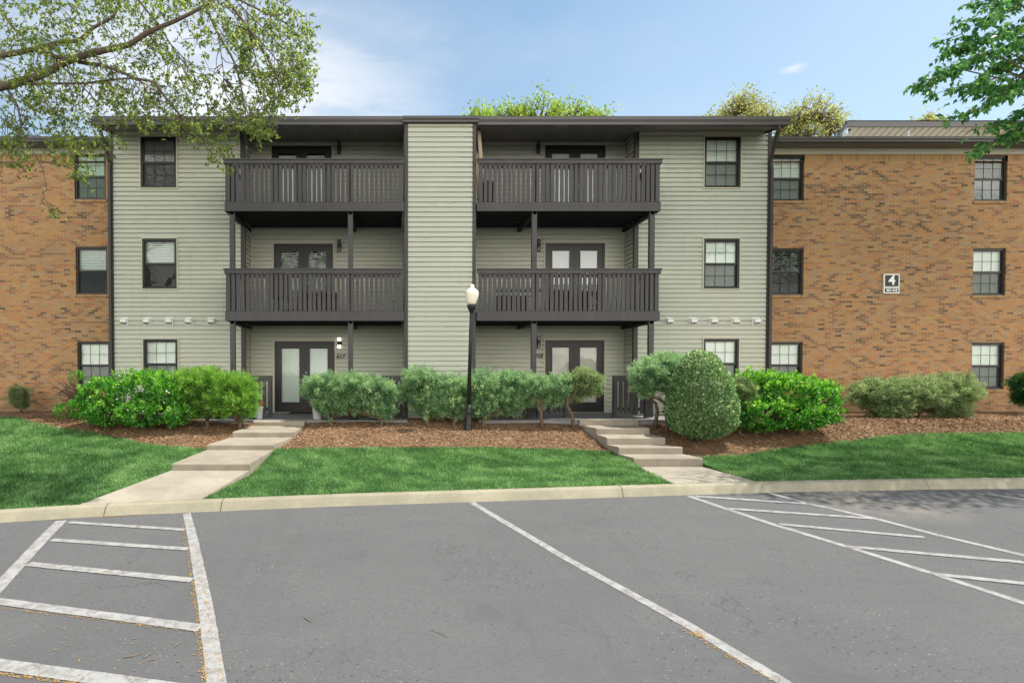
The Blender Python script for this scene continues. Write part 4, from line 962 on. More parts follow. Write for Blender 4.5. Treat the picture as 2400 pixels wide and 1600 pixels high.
text('number', '4', .38, (cxs + .0, YW - .052, (zmid + zt) / 2), M['sign_white'], sg, 0, .002, 'CENTER', .012)
text('number', '401-418', .098, (cxs, YW - .052, (zlo + zmid - .018) / 2), M['sign_white'], sg, 0, .002, 'CENTER', .003)

def wall_lamp(px, py, lit, label):
    c = P(px, py, YB - .03); r = thing('wall_lamp', label, 'wall lamp', c, 'up and down wall lamps beside the patio doors'); y = c.y - .07
    m = MB(); m.box(c.x - .03, c.x + .06, c.y - .02, c.y + .012, c.z - .06, c.z + .06); m.lathe((c.x, y, c.z), [(.05, -.055), (.053, -.05), (.053, .05), (.05, .055)], 16); m.box(c.x - .015, c.x + .015, y, c.y, c.z - .02, c.z + .02); m.build('body', M['black'], r)
    for s in (-1, 1):
        m = MB(); m.lathe((c.x, y, c.z + s * .105), [(.042, -.05), (.046, -.045), (.046, .045), (.042, .05)], 14); m.build('glass_shade', M['lit'] if lit else M['crystal'], r)
        m = MB(); m.lathe((c.x, y, c.z + s * .163), [(.048, -.008), (.048, .008)], 14)
        for k in range(6):
            t = k * math.pi / 3; m.box(c.x + .047 * math.cos(t) - .003, c.x + .047 * math.cos(t) + .003, y + .047 * math.sin(t) - .003, y + .047 * math.sin(t) + .003, c.z + s * .105 - .05, c.z + s * .105 + .05)
        m.box(c.x - .049, c.x + .049, y - .049, y - .046, c.z + s * .105 - .003, c.z + s * .105 + .003)
        m.build('cage', M['black'], r)
wall_lamp(795.5, 804, True, 'lit up-and-down wall lamp above the number 417')
wall_lamp(795.5, 577, False, 'unlit black wall lamp by middle balcony door above apartment 417')
wall_lamp(795, 349, False, 'black wall lamp by top balcony door above apartment 417')
wall_lamp(1261, 802, False, 'black wall lamp above the number 418 behind the post')
wall_lamp(1261.5, 576, False, 'black wall lamp by middle balcony door above apartment 418')
wall_lamp(1260.5, 347, False, 'black wall lamp under the soffit by top balcony door above apartment 418')

lb = ground_hit(1097, 1008); LY = lb.y
def LP(px, py): return P(px, py, LY)
lz0 = lb.z - .03
lamp = thing('street_lamp', 'black post lamp with acorn shaped cream globe standing in the mulch bed', 'street lamp', (lb.x, LY, lz0))
lean = (LP(1106, 680) - LP(1097, 1008)); ax = Vector((lean.x, 0, lean.z)).normalized()
Hh = lambda py: (LP(1100, py).z - lz0)
m = MB()
k = LY / FOC
m.lathe(lb - Vector((0, 0, .05)), [(17 * .55 * k * 1.1, 0), (17 * .6 * k, .05), (17 * .6 * k, .09), (9.3 * k, .13), (9 * k, .16), (9.3 * k, .19), (8.4 * k, .22), (7.2 * k, Hh(972)), (7.0 * k, Hh(967)), (7.6 * k, Hh(965)), (7.6 * k, Hh(961)), (6.4 * k, Hh(959)), (7.0 * k, Hh(957)), (6.2 * k, Hh(953)), (4.9 * k, Hh(948))], 24, ax); m.build('base', M['black'], lamp, True)
m = MB(); m.lathe(lb, [(4.9 * k, Hh(949)), (4.2 * k, Hh(800)), (3.6 * k, Hh(738)), (3.7 * k, Hh(735))], 20, ax); m.build('pole', M['black'], lamp, True)
m = MB(); m.lathe(lb, [(3.7 * k, Hh(738)), (4.6 * k, Hh(734)), (6.0 * k, Hh(731)), (9.2 * k, Hh(725)), (10.0 * k, Hh(722)), (10.2 * k, Hh(718)), (9.6 * k, Hh(717.5)), (10.3 * k, Hh(717))], 24, ax); m.build('collar', M['black'], lamp, True)
m = MB(); m.lathe(lb, [(9.0 * k, Hh(717)), (11.5 * k, Hh(711)), (14.0 * k, Hh(703)), (15.6 * k, Hh(695)), (16.0 * k, Hh(690)), (15.2 * k, Hh(686)), (13.0 * k, Hh(683.5)), (9.5 * k, Hh(681)), (8.0 * k, Hh(679.5)), (6.6 * k, Hh(678)), (4.4 * k, Hh(676)), (5.6 * k, Hh(674.5)), (5.8 * k, Hh(673)), (4.4 * k, Hh(671)), (2.4 * k, Hh(669))], 32, ax); m.build('globe', M['globe'], lamp, True)
m = MB(); m.lathe(lb, [(1.2 * k, Hh(669.5)), (1.0 * k, Hh(667)), (1.6 * k, Hh(665.5)), (1.3 * k, Hh(664)), (.3 * k, Hh(662))], 12, ax); m.build('finial', M['black'], lamp, True)

# ------------------------------------------------------------------ things on balconies and patios
def pot(px, pyb, pyt, wpx, Y, mat, label, dry=False):
    c = P(px, pyb, Y); c.z = PAT_Z + .002; h = (pyb - pyt) * Y / FOC; rr = wpx / 2 * Y / FOC
    r = thing('flower_pot', label, 'flower pot', c)
    m = MB(); m.lathe(c, [(rr * .72, 0), (rr * .76, .01), (rr * .97, h - .04), (rr * 1.04, h - .035), (rr * 1.04, h), (rr * .92, h), (rr * .88, h - .05)], 24); m.build('pot', mat, r, True)
    m = MB(); m.lathe(c + Vector((0, 0, h - .05)), [(rr * .87, 0), (rr * .87, .012)], 20); m.build('soil', M['soil'], r)
    if dry:
        m = MB()
        for i in range(34):
            t = random.uniform(0, 6.28); l = random.uniform(.12, .24); sp = random.uniform(.2, .9)
            a = c + Vector((math.cos(t) * rr * .4, math.sin(t) * rr * .4, h - .04)); mid = a + Vector((math.cos(t) * l * sp * .4, math.sin(t) * l * sp * .4, l * .8)); e = mid + Vector((math.cos(t) * l * .5 * sp, math.sin(t) * l * .5 * sp, random.uniform(-.12, .06)))
            m.tube([a, mid, e], [.006, .005, .002], 4)
        m.build('dry_plant', M['dry'], r)
pot(607, 977.5, 948, 20, 14.75, M['pot'], 'small white pot with dried brown plant beside the patio steps of 417', True)
pot(744, 978, 944, 26, 14.75, M['pot'], 'larger white pot half hidden by the grey-green juniper near the door')
pot(516, 973, 957, 22, 15.0, M['green_pot'], 'dark green glazed pot under the bright green juniper')
m = MB(); c = P(712, 971, 16.9); m.box(c.x - .42, c.x + .42, 16.72, 17.2, PAT_Z + .004, PAT_Z + .018); tag(m.build('door_mat', M['mat']), 'black door mat in front of the door numbered 417', 'door mat')
# chair on the left middle balcony: curved brown sling back
zf = FL[1]
cx_ = PX(655, 15.75); ch = thing('patio_chair', 'brown sling patio chair with rounded back on middle balcony above door 417', 'chair', (cx_, 15.85, zf))
m = MB(); rows = []
for i in range(9):
    zz = zf + .42 + .58 * i / 8; rows.append([(cx_ - .27 + .54 * j / 10, 15.62 - .10 * math.cos((j - 5) / 5 * 1.2) + .05 * (8 - i) / 8, zz - (.06 * ((j - 5) / 5) ** 2 if i == 8 else 0)) for j in range(11)])
for r0, r1 in zip(rows, rows[1:]):
    for j in range(10): m.quad(r0[j], r0[j + 1], r1[j + 1], r1[j])
m.build('backrest', M['brown_cloth'], ch, True)
m = MB(); m.box(cx_ - .26, cx_ + .26, 15.66, 16.16, zf + .40, zf + .44); m.build('seat', M['brown_cloth'], ch)
for sx, sy in ((-1, 0), (1, 0), (-1, 1), (1, 1)):
    m = MB(); m.tube([(cx_ + sx * .25, 15.66 + sy * .48, zf + .005), (cx_ + sx * .25, 15.68 + sy * .44, zf + .62)], .014, 8); m.build('leg', M['black'], ch)
tx = PX(748, 16.0); tb = thing('patio_table', 'dark wooden table beside the brown chair on the balcony above door 417', 'table', (tx, 16.1, zf))
m = MB(); m.box(tx - .48, tx + .48, 15.85, 16.45, zf + .50, zf + .54); m.build('table_top', M['table'], tb)
for sx, sy in ((-1, 0), (1, 0), (-1, 1), (1, 1)):
    m = MB(); m.box(tx + sx * .43 - .03, tx + sx * .43 + .03, 15.88 + sy * .5, 15.94 + sy * .5, zf + .004, zf + .50); m.build('leg', M['table'], tb)
m = MB(); m.box(tx - .42, tx + .42, 16.18, 16.22, zf + .15, zf + .46); m.build('apron', M['table'], tb)
# folding table and grill on the right middle balcony
tx = PX(1215, 15.9); tb = thing('folding_table', 'white topped folding table on the balcony above door 418', 'table', (tx, 15.9, zf))
m = MB(); m.box(tx - .62, tx + .62, 15.72, 16.25, zf + .60, zf + .645); m.build('table_top', M['white_plastic'], tb)
m = MB()
for s in (-1, 1): m.tube([(tx + s * .5, 15.76, zf + .006), (tx + s * .42, 16.2, zf + .60)], .014, 8); m.tube([(tx + s * .5, 16.2, zf + .006), (tx + s * .42, 15.76, zf + .60)], .014, 8)
m.build('leg_frame', M['black'], tb)
bx = PX(1190, 16.6); st = thing('storage_box', 'black plastic storage box under the white topped table', 'box', (bx, 16.1, zf))
m = MB(); m.box(bx - .42, bx + .42, 15.78, 16.2, zf + .006, zf + .42); m.build('body', M['black'], st); m = MB(); m.box(bx - .44, bx + .44, 15.76, 16.22, zf + .422, zf + .46); m.build('lid', M['black'], st)
gx_ = PX(1320, 15.9); gr = thing('planter_box', 'dark planter box on the balcony above door 418 in front of its door', 'planter', (gx_, 15.9, zf))
m = MB(); m.box(gx_ - .45, gx_ + .45, 15.85, 16.15, zf + .006, zf + .36); m.build('box', M['under'], gr); m = MB(); m.box(gx_ - .47, gx_ + .47, 15.83, 16.17, zf + .36, zf + .39); m.build('rim', M['under'], gr)
# leaning boards, top right balcony
zf = FL[2]
for i, (pa, pb, lab) in enumerate([((1119.5, 306), (1131, 470), 'longer bare wood board leaning on the siding shaft at a top balcony'), ((1119.2, 350), (1122.5, 470), 'shorter bare wood board leaning beside the longer one on the shaft')]):
    a, b = P(*pa, 16.0), P(*pb, 16.0); b.z = zf + .03; m = MB(); m.bar((a.x + .03 - .03 * i, 16.0 + .25 * i, a.z), (b.x + .05, 15.9 + .25 * i, b.z), .09, .025, Vector((0, 1, 0))); tag(m.build('wood_board', M['board']), lab, 'board', 'boards leaning on the shaft')
bx = PX(1138, 15.8); m = MB(); m.lathe((bx + .05, 15.75, zf + .006), [(.16, 0), (.18, .3), (.15, .62), (.05, .68)], 16); tag(m.build('covered_grill', M['black'], None, True), 'dark covered round object beside the boards leaning on the top balcony', 'grill cover')
# saucer on the far left and ground spot light
c = ground_hit(30, 965); m = MB(); m.lathe((c.x, c.y, c.z + .03), [(.12, 0), (.17, .06), (.175, .065), (.15, .055), (.10, .02)], 24); tag(m.build('plant_saucer', M['white_plastic'], None, True), 'white plastic saucer lying on mulch below the thin shrub at the brick wall', 'saucer')
c = ground_hit(834, 989); sp = thing('ground_spotlight', 'small black ground spotlight in the mulch before the middle junipers', 'spotlight', c)
m = MB(); m.lathe(c + Vector((0, .05, .10)), [(.035, -.06), (.06, .03), (.062, .07), (.05, .07)], 14, Vector((.1, -.75, .65))); m.build('head', M['black'], sp); m = MB(); m.tube([c - Vector((0, 0, .06)), c + Vector((0, .05, .09))], .014, 8); m.build('stake', M['black'], sp)
# twigs on the asphalt
def twig(pts, r, label):
    m = MB(); q = [lot_hit(*p) + Vector((0, 0, r + .002)) for p in pts]; m.tube(q, [r, r * .9] + [r * .6] * (len(q) - 2), 5); tag(m.build('fallen_twig', M['twig']), label, 'twig', 'twigs lying on the asphalt')
twig([(290, 1541), (312, 1538), (331, 1531)], .006, 'forked pale twig on asphalt between the two lowest left hatch stripes')
twig([(337, 1541), (345, 1537), (354, 1532)], .005, 'short pale twig just right of the forked twig')
twig([(345, 1548), (356, 1547), (367, 1546)], .005, 'small straight twig below the other two pale twigs')
twig([(409, 1515), (420, 1509), (429, 1504)], .005, 'pale twig near the wide cracked bay line')
twig([(712, 1447), (722, 1453), (731, 1458)], .005, 'lone twig on open asphalt right of the wide bay line')
twig([(1010, 1476), (1030, 1484), (1049, 1493)], .003, 'thin dark twig on asphalt near the middle foreground')

# ------------------------------------------------------------------ shrubs
def lump(v, ph): return 1 + .10 * np.sin(v[:, 0] * 5.1 + ph) * np.sin(v[:, 2] * 4.3 + ph * 1.7) + .07 * np.sin(v[:, 0] * 11 + v[:, 1] * 9 + ph * 3) + .05 * np.sin(v[:, 2] * 17 + v[:, 0] * 13 + ph)
def ell_points(ells, n, depth=(0.62, 1.0), deep=0.72, amp=1.0):
    """points and outward normals in the outer shell of a union of lumpy ellipsoids"""
    area = np.array([(e[1][0] * e[1][2] + e[1][0] * e[1][1] + e[1][1] * e[1][2]) for e in ells]); cnt = (n * area / area.sum()).astype(int)
    C, N = [], []
    for i, ((c, r), k) in enumerate(zip(ells, cnt)):
        c, r = np.array(c), np.array(r); u = unit(rng.normal(size=(k, 3))); q = rng.random(k) ** .5 * (depth[1] - depth[0]) + depth[0]
        p = c + u * r * (q * (1 + amp * (lump(u + c, i * 1.3) - 1)))[:, None]; keep = np.ones(k, bool)
        for j, (c2, r2) in enumerate(ells):
            if j != i: keep &= (((p - np.array(c2)) / np.array(r2)) ** 2).sum(1) > deep ** 2
        C.append(p[keep]); N.append(unit(u / r)[keep])
    return np.concatenate(C), np.concatenate(N)
def ell(px, py, rx, ry, Y, rd): c = P(px, py, Y); return (tuple(c), (rx * Y / FOC, rd, ry * Y / FOC))
def ellb(px, py, rx, ry, Y, rd): return ell(px, py, rx, ry, Y + .24, rd * .70)
def tufts(ells, nt, k, L, W, reach=.17):
    """fans of fine needles: nt tufts on the lumpy surface, k needles in each"""
    p, nm = ell_points(ells, nt, (.66, 1.0)); nt = len(p)
    dt = unit(nm + np.array([0, 0, .55]) + rng.normal(size=(nt, 3)) * .40); lt = rng.uniform(.5, 1.25, nt) * reach
    i = np.repeat(np.arange(nt), k); u = rng.random(len(i)) ** .8; sp = rng.normal(size=(len(i), 3))
    c = p[i] - nm[i] * .05 + dt[i] * (u * lt[i])[:, None] + sp * (.018 + .030 * (1 - u))[:, None]
    d = unit(dt[i] + sp * .45 + rng.normal(size=c.shape) * .25)
    q = leaf_quads(c, d, rng.uniform(.55, 1.1, len(c)) * L, rng.uniform(.8, 1.2, len(c)) * W, .05, unit(nm[i] * .5 + np.array([0, -.25, .8])))
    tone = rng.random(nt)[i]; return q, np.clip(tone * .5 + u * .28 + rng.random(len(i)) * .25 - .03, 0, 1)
def branchlets(m, base, ells, n, r0=.022, jitter=.12):
    for i in range(n):
        c, r = random.choice(ells); e = Vector(c) + Vector((random.uniform(-.7, .7) * r[0], random.uniform(-.7, .7) * r[1], random.uniform(-.6, .5) * r[2])); b = Vector(base)
        mid = b.lerp(e, .5) + Vector((random.uniform(-jitter, jitter), random.uniform(-jitter, jitter), random.uniform(-.02, jitter)))
        m.tube([b, b.lerp(mid, .5) + Vector((random.uniform(-.04, .04), 0, .02)), mid, e], [r0, r0 * .8, r0 * .55, r0 * .2], 6)
def dead_twigs(m, ells, n, lo=-1.0, hi=-.2, L=.22):
    for i in range(n):
        c, r = random.choice(ells); u = Vector((random.uniform(-1, 1), random.uniform(-1, .2), random.uniform(lo, hi))).normalized()
        p = Vector(c) + Vector((u.x * r[0], u.y * r[1], u.z * r[2])) * random.uniform(.7, .95); d = Vector((random.uniform(-1, 1), random.uniform(-1, .3), random.uniform(-.5, .6))).normalized() * random.uniform(.4, 1) * L
        m.tube([p - d * .4, p + d * .2, p + d * .7 + Vector((0, 0, random.uniform(-.03, .03)))], [.0045, .0035, .002], 4)
def hollow(p, f=3.4, cut=-.16):
    return np.array([mnoise.noise(Vector(q) * f) + .4 * mnoise.noise(Vector(q) * f * 2.3) > cut for q in p])
def shrub(name, label, cat, ells, mat, n, kind, trunks=(), group=None, nb=10, dead=0, L=.085, W=.015, blades=44, shoots=0, amp=1.0):
    bx = np.mean([e[0][0] for e in ells]); by = np.mean([e[0][1] for e in ells]); root = thing(name, label, cat, (bx, by, terrain(bx, by)), group)
    if kind == 'needle':
        ells = [(c_, (r_[0] - .01, r_[1] - .05, r_[2] - .06)) for c_, r_ in ells]
        q, rnd = tufts(ells, max(36, n // 9), blades, L, W)
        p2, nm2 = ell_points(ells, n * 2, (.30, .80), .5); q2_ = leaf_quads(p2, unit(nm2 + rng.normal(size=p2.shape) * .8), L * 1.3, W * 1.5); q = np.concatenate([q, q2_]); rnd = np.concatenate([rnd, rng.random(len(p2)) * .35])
    else:
        p, nm = ell_points(ells, n, (.60, 1.02) if amp > .5 else (.80, 1.02), .72, amp)
        if amp > .5: kk = hollow(p); p, nm = p[kk], nm[kk]
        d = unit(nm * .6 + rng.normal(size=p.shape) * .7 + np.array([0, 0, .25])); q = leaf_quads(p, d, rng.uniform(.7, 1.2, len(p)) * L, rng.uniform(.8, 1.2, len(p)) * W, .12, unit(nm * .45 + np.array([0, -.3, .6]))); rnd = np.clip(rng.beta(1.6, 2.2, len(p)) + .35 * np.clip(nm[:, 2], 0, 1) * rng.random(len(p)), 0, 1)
        if shoots:
            p, nm = ell_points(ells, shoots * 3, (.96, 1.02)); k_ = nm[:, 2] > .05; p, nm = p[k_][:shoots], nm[k_][:shoots]
            i = np.repeat(np.arange(len(p)), 12); u = rng.random((len(i), 1)); dd = unit(nm * .5 + np.array([0, 0, .9]) + rng.normal(size=nm.shape) * .3)[i]
            c = p[i] + dd * u * rng.uniform(.06, .17, len(p))[i][:, None]; d = unit(dd * .6 + rng.normal(size=c.shape) * .8)
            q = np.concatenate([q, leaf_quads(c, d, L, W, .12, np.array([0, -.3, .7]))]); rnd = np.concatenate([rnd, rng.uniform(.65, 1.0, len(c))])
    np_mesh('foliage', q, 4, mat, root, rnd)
    m = MB(); bs = trunks or [(bx, by)]
    for t in bs:
        if isinstance(t[0], Vector) or len(t) > 2 or isinstance(t[0], tuple):
            pts = [Vector(x) for x in t]; m.tube(pts, [.05 - .026 * i / (len(pts) - 1) for i in range(len(pts))], 8); branchlets(m, pts[-1], ells, nb)
            if len(pts) > 2: branchlets(m, pts[-2], ells, nb // 2)
        else:
            base = Vector((t[0], t[1], terrain(t[0], t[1]) - .05)); top = base + Vector((random.uniform(-.05, .05), 0, .22)); m.tube([base, top], [.05, .042], 8); branchlets(m, top, ells, nb)
    if m.v: m.build('stem', M['stem'], root, True)
    if dead:
        m = MB(); dead_twigs(m, ells, dead); m.build('dead_twig', M['twig'], root)['kind'] = 'stuff'
    return root
G = 'clipped shrubs in the front beds'
YS = 14.0
# left hedge of glossy leaves (three lumps), right hedge
shrub('hedge', 'glossy dark green leafy hedge between bare twiggy shrub and bright juniper', 'hedge',
      [ell(228, 935, 42, 46, 13.9, .5), ell(285, 925, 60, 46, 13.9, .55), ell(345, 915, 58, 46, 13.95, .55), ell(400, 925, 48, 46, 13.8, .5), ell(245, 965, 55, 28, 13.65, .45), ell(325, 968, 65, 28, 13.6, .45), ell(400, 968, 52, 26, 13.6, .42)], M['gloss'], 30000, 'leaf', [(-6.3, 13.9), (-5.6, 13.9)], G, 14, 12, .078, .040, shoots=80)
shrub('hedge', 'glossy bright green leafy hedge next to the clipped dome shrub', 'hedge',
      [ell(1770, 915, 64, 40, 14.0, .55), ell(1840, 920, 70, 44, 13.9, .6), ell(1910, 935, 50, 42, 13.9, .5), ell(1790, 970, 68, 38, 13.6, .5), ell(1870, 972, 62, 32, 13.6, .5), ell(1930, 972, 44, 20, 13.6, .32), ell(1935, 915, 26, 22, 13.9, .3)], M['gloss'], 32000, 'leaf', [(8.7, 13.9), (9.5, 13.9)], G, 14, 8, .078, .040, shoots=110)
shrub('juniper_shrub', 'bright yellow-green juniper shrub beside the steps to door 417', 'shrub',
      [ell(470, 905, 75, 44, 14.0, .6), ell(545, 918, 58, 46, 14.0, .55), ell(575, 945, 28, 38, 13.9, .35), ell(520, 950, 55, 28, 13.8, .4), ell(455, 950, 50, 32, 14.0, .4)], M['juniper_bright'], 7200, 'needle', [(P(562, 995, 13.9).x, 13.9), (P(487, 990, 14.0).x, 14.0)], G, 12, 60)
shrub('juniper_shrub', 'grey-green juniper shrub partly covering the larger white pot', 'shrub',
      [ellb(760, 915, 50, 40, 14.2, .5), ellb(830, 915, 75, 42, 14.2, .6), ellb(890, 925, 50, 40, 14.2, .5), ellb(775, 955, 36, 22, 14.0, .3), ellb(895, 962, 30, 18, 14.0, .3), ellb(835, 948, 60, 24, 14.1, .4)], M['juniper'], 7000, 'needle', [(P(775, 985, 14.2).x, 14.2), (P(892, 985, 14.2).x, 14.2)], G, 12, 40)
shrub('juniper_shrub', 'taller juniper shrub before the siding shaft, on the 417 side of the lamp', 'shrub',
      [ellb(985, 900, 45, 40, 14.3, .5), ellb(1045, 918, 52, 42, 14.3, .5), ellb(1010, 945, 50, 28, 14.2, .4), ellb(1060, 955, 40, 24, 14.1, .3), ellb(1012, 962, 46, 18, 14.1, .35)], M['juniper'], 5600, 'needle', [(P(1000, 982, 14.3).x, 14.3), (P(1062, 985, 14.3).x, 14.3)], G, 12, 70)
shrub('juniper_shrub', 'dense flat topped juniper shrub on the 418 side of the street lamp', 'shrub',
      [ellb(1130, 915, 55, 44, 14.3, .55), ellb(1205, 910, 52, 42, 14.3, .55), ellb(1140, 945, 50, 26, 14.2, .4), ellb(1190, 950, 40, 24, 14.1, .35), ellb(1128, 962, 42, 16, 14.1, .35)], M['juniper'], 5800, 'needle', [(P(1133, 985, 14.3).x, 14.3)], G, 14, 70)
t1 = [Vector(P(1270, 988, 14.2)), Vector(P(1268, 968, 14.2)), Vector(P(1262, 950, 14.2))]; t1[0].z = terrain(t1[0].x, 14.2) - .05
shrub('juniper_shrub', 'juniper shrub on a short straight bare trunk before the 418 patio', 'shrub',
      [ellb(1258, 915, 45, 34, 14.2, .45), ellb(1305, 912, 38, 32, 14.2, .45), ellb(1285, 935, 40, 16, 14.2, .35)], M['juniper'], 4200, 'needle', [t1], G, 12, 80)
t1 = [Vector(P(1345, 990, 14.2)), Vector(P(1341, 972, 14.2)), Vector(P(1329, 950, 14.2)), Vector(P(1331, 925, 14.2))]; t1[0].z = terrain(t1[0].x, 14.2) - .05
shrub('juniper_shrub', 'small round yellowish juniper on a curved bare trunk before door 418', 'shrub',
      [ellb(1368, 900, 38, 34, 14.2, .42), ellb(1345, 915, 24, 24, 14.2, .3)], M['juniper_olive'], 3200, 'needle', [t1], G, 12, 50)
t1 = [Vector(P(1533, 985, 14.2)), Vector(P(1541, 965, 14.2)), Vector(P(1537, 945, 14.2)), Vector(P(1512, 925, 14.2)), Vector(P(1508, 905, 14.2))]; t1[0].z = terrain(t1[0].x, 14.2) - .05
t2 = [Vector(P(1563, 992, 14.0)), Vector(P(1564, 950, 14.1)), Vector(P(1560, 900, 14.2))]; t2[0].z = terrain(t2[0].x, 14.0) - .05
shrub('juniper_shrub', 'juniper with twisted bare trunk touching the clipped dome shrub', 'shrub',
      [ell(1525, 880, 42, 36, 14.2, .5), ell(1560, 858, 48, 30, 14.3, .5), ell(1510, 910, 25, 18, 14.1, .3), ell(1575, 890, 32, 40, 14.3, .4)], M['juniper'], 5200, 'needle', [t1, t2], G, 12, 50)
shrub('clipped_shrub', 'large clipped dome shaped shrub with small light leaves beside concrete steps', 'shrub',
      [ell(1643, 958, 77, 66, 13.3, .78), ell(1643, 915, 67, 72, 13.3, .68), ell(1641, 876, 47, 54, 13.3, .48), ell(1644, 985, 73, 40, 13.25, .72)], M['box'], 34000, 'leaf', [(P(1642, 1010, 13.4).x, 13.4)], G, 20, 20, .052, .034, amp=.30)
shrub('juniper_shrub', 'narrow dull juniper squeezed between the dome shrub and the glossy hedge', 'shrub',
      [ell(1735, 920, 28, 30, 13.8, .35), ell(1738, 970, 26, 28, 13.7, .3)], M['juniper_olive'], 2400, 'needle', [(P(1735, 1000, 13.8).x, 13.8)], G, 8, 20)
shrub('juniper_shrub', 'sprawling olive grey juniper against the brick wing with the number sign', 'shrub',
      [ell(2060, 925, 66, 36, 15.4, .6), ell(2150, 925, 80, 40, 15.4, .7), ell(2220, 920, 62, 42, 15.4, .65), ell(2090, 955, 55, 24, 15.3, .5), ell(2225, 960, 36, 24, 15.3, .45)], M['juniper_olive'], 9500, 'needle', [(P(2155, 978, 15.4).x, 15.4), (P(2195, 980, 15.4).x, 15.4)], G, 16, 170)
shrub('evergreen_shrub', 'dark green cloud pruned shrub cut off by the right frame edge', 'shrub',
      [ell(2415, 900, 36, 22, 16.2, .4), ell(2420, 932, 32, 16, 16.2, .4)], M['pine'], 3000, 'needle', [(P(2420, 960, 16.2).x, 16.2)], G, 10, 10)
shrub('small_shrub', 'thin low shrub against the brick wall by the white saucer', 'shrub',
      [ell(45, 925, 24, 22, 17.3, .3), ell(50, 948, 18, 14, 17.3, .25)], M['juniper_olive'], 900, 'needle', [(P(50, 962, 17.3).x, 17.3)], G, 22, 40, .07, .013, 40)
shrub('small_shrub', 'low green leafy plant around the foot of the bare twiggy shrub', 'shrub',
      [ell(160, 963, 34, 17, 14.8, .4), ell(180, 882, 15, 14, 14.8, .2), ell(185, 955, 24, 24, 14.6, .3)], M['gloss'], 3600, 'leaf', [(P(165, 975, 14.8).x, 14.8)], G, 10, 10, .05, .026)
c0 = ground_hit(190, 968); bt = thing('bare_shrub', 'bare grey leafless twiggy shrub at the end of the glossy hedge', 'shrub', (c0.x, c0.y, c0.z), G)
m = MB()
for i in range(70):
    e = P(random.gauss(160, 17), random.gauss(915, 17), 14.7 + random.uniform(-.3, .3)); b0 = Vector((c0.x, c0.y + .3, c0.z)); mid = b0.lerp(e, .55) + Vector((random.uniform(-.05, .05), 0, random.uniform(0, .12)))
    m.tube([b0, mid, e, e + Vector((random.uniform(-.16, .02), 0, random.uniform(-.06, .1)))], [.010, .007, .004, .002], 4)
m.build('branch', M['twig'], bt)

# ------------------------------------------------------------------ trees
def tree_leaves(paths, per_m, L, W, droop=.4, spread=.16, ros=1):
    C, D = [], []
    for pts in paths:
        for a, b in zip(pts, pts[1:]):
            a, b = np.array(a), np.array(b); l = np.linalg.norm(b - a); k = max(1, int(rng.poisson(l * per_m)))
            t = rng.random((k, 1)); p = a + (b - a) * t + rng.normal(size=(k, 3)) * spread * .5; p = np.repeat(p, ros, 0)
            d = unit((b - a) / max(l, 1e-6) * .4 + rng.normal(size=(len(p), 3)) * .7 + np.array([0, 0, -droop])); C.append(p); D.append(d)
    C, D = np.concatenate(C), np.concatenate(D); return leaf_quads(C, D, rng.uniform(.6, 1.25, len(C)) * L, rng.uniform(.75, 1.2, len(C)) * W, .15)
def wig(a, b, n, amp):
    a, b = Vector(a), Vector(b); return [a.lerp(b, i / n) + (Vector([random.uniform(-amp, amp) for _ in '123']) if 0 < i < n else Vector()) for i in range(n + 1)]

# left oak: trunk outside the frame, limbs reaching in
TY = 10.3
tp = Vector((-9.3, TY + .4, terrain(-9.3, TY + .4)))
oak = thing('oak_tree', 'leafy oak whose long bare-looking limbs hang in over roof and lawn', 'tree', tp)
limb, twg, leafpaths = MB(), MB(), []
trunk = [tp - Vector((0, 0, .2)), tp + Vector((.05, 0, 1.2)), tp + Vector((.12, 0, 2.6)), tp + Vector((.1, -.05, 4.2)), tp + Vector((-.1, 0, 6.2)), tp + Vector((.1, 0, 9.0))]
m = MB(); m.tube(trunk, [.34, .27, .24, .22, .16, .05], 14); m.build('trunk', M['bark'], oak, True)
def limb_px(pxs, r0, r1, Y0, Y1, start=None):
    pts = [start] if start is not None else []; n = len(pxs)
    pts += [P(x, y, Y0 + (Y1 - Y0) * i / max(1, n - 1)) for i, (x, y) in enumerate(pxs)]
    k = len(pts); fine, rad = [], []
    for i in range(k - 1):
        for s in range(4):
            t = s / 4; fine.append(pts[i].lerp(pts[i + 1], t)); rad.append(r0 + (r1 - r0) * (i + t) / (k - 1))
    fine.append(pts[-1]); rad.append(r1)
    for _ in range(2): fine = [fine[0]] + [(fine[i - 1] + fine[i] * 2 + fine[i + 1]) / 4 for i in range(1, len(fine) - 1)] + [fine[-1]]
    limb.tube(fine, rad, 9); return fine
s0, s1 = trunk[3], trunk[4]
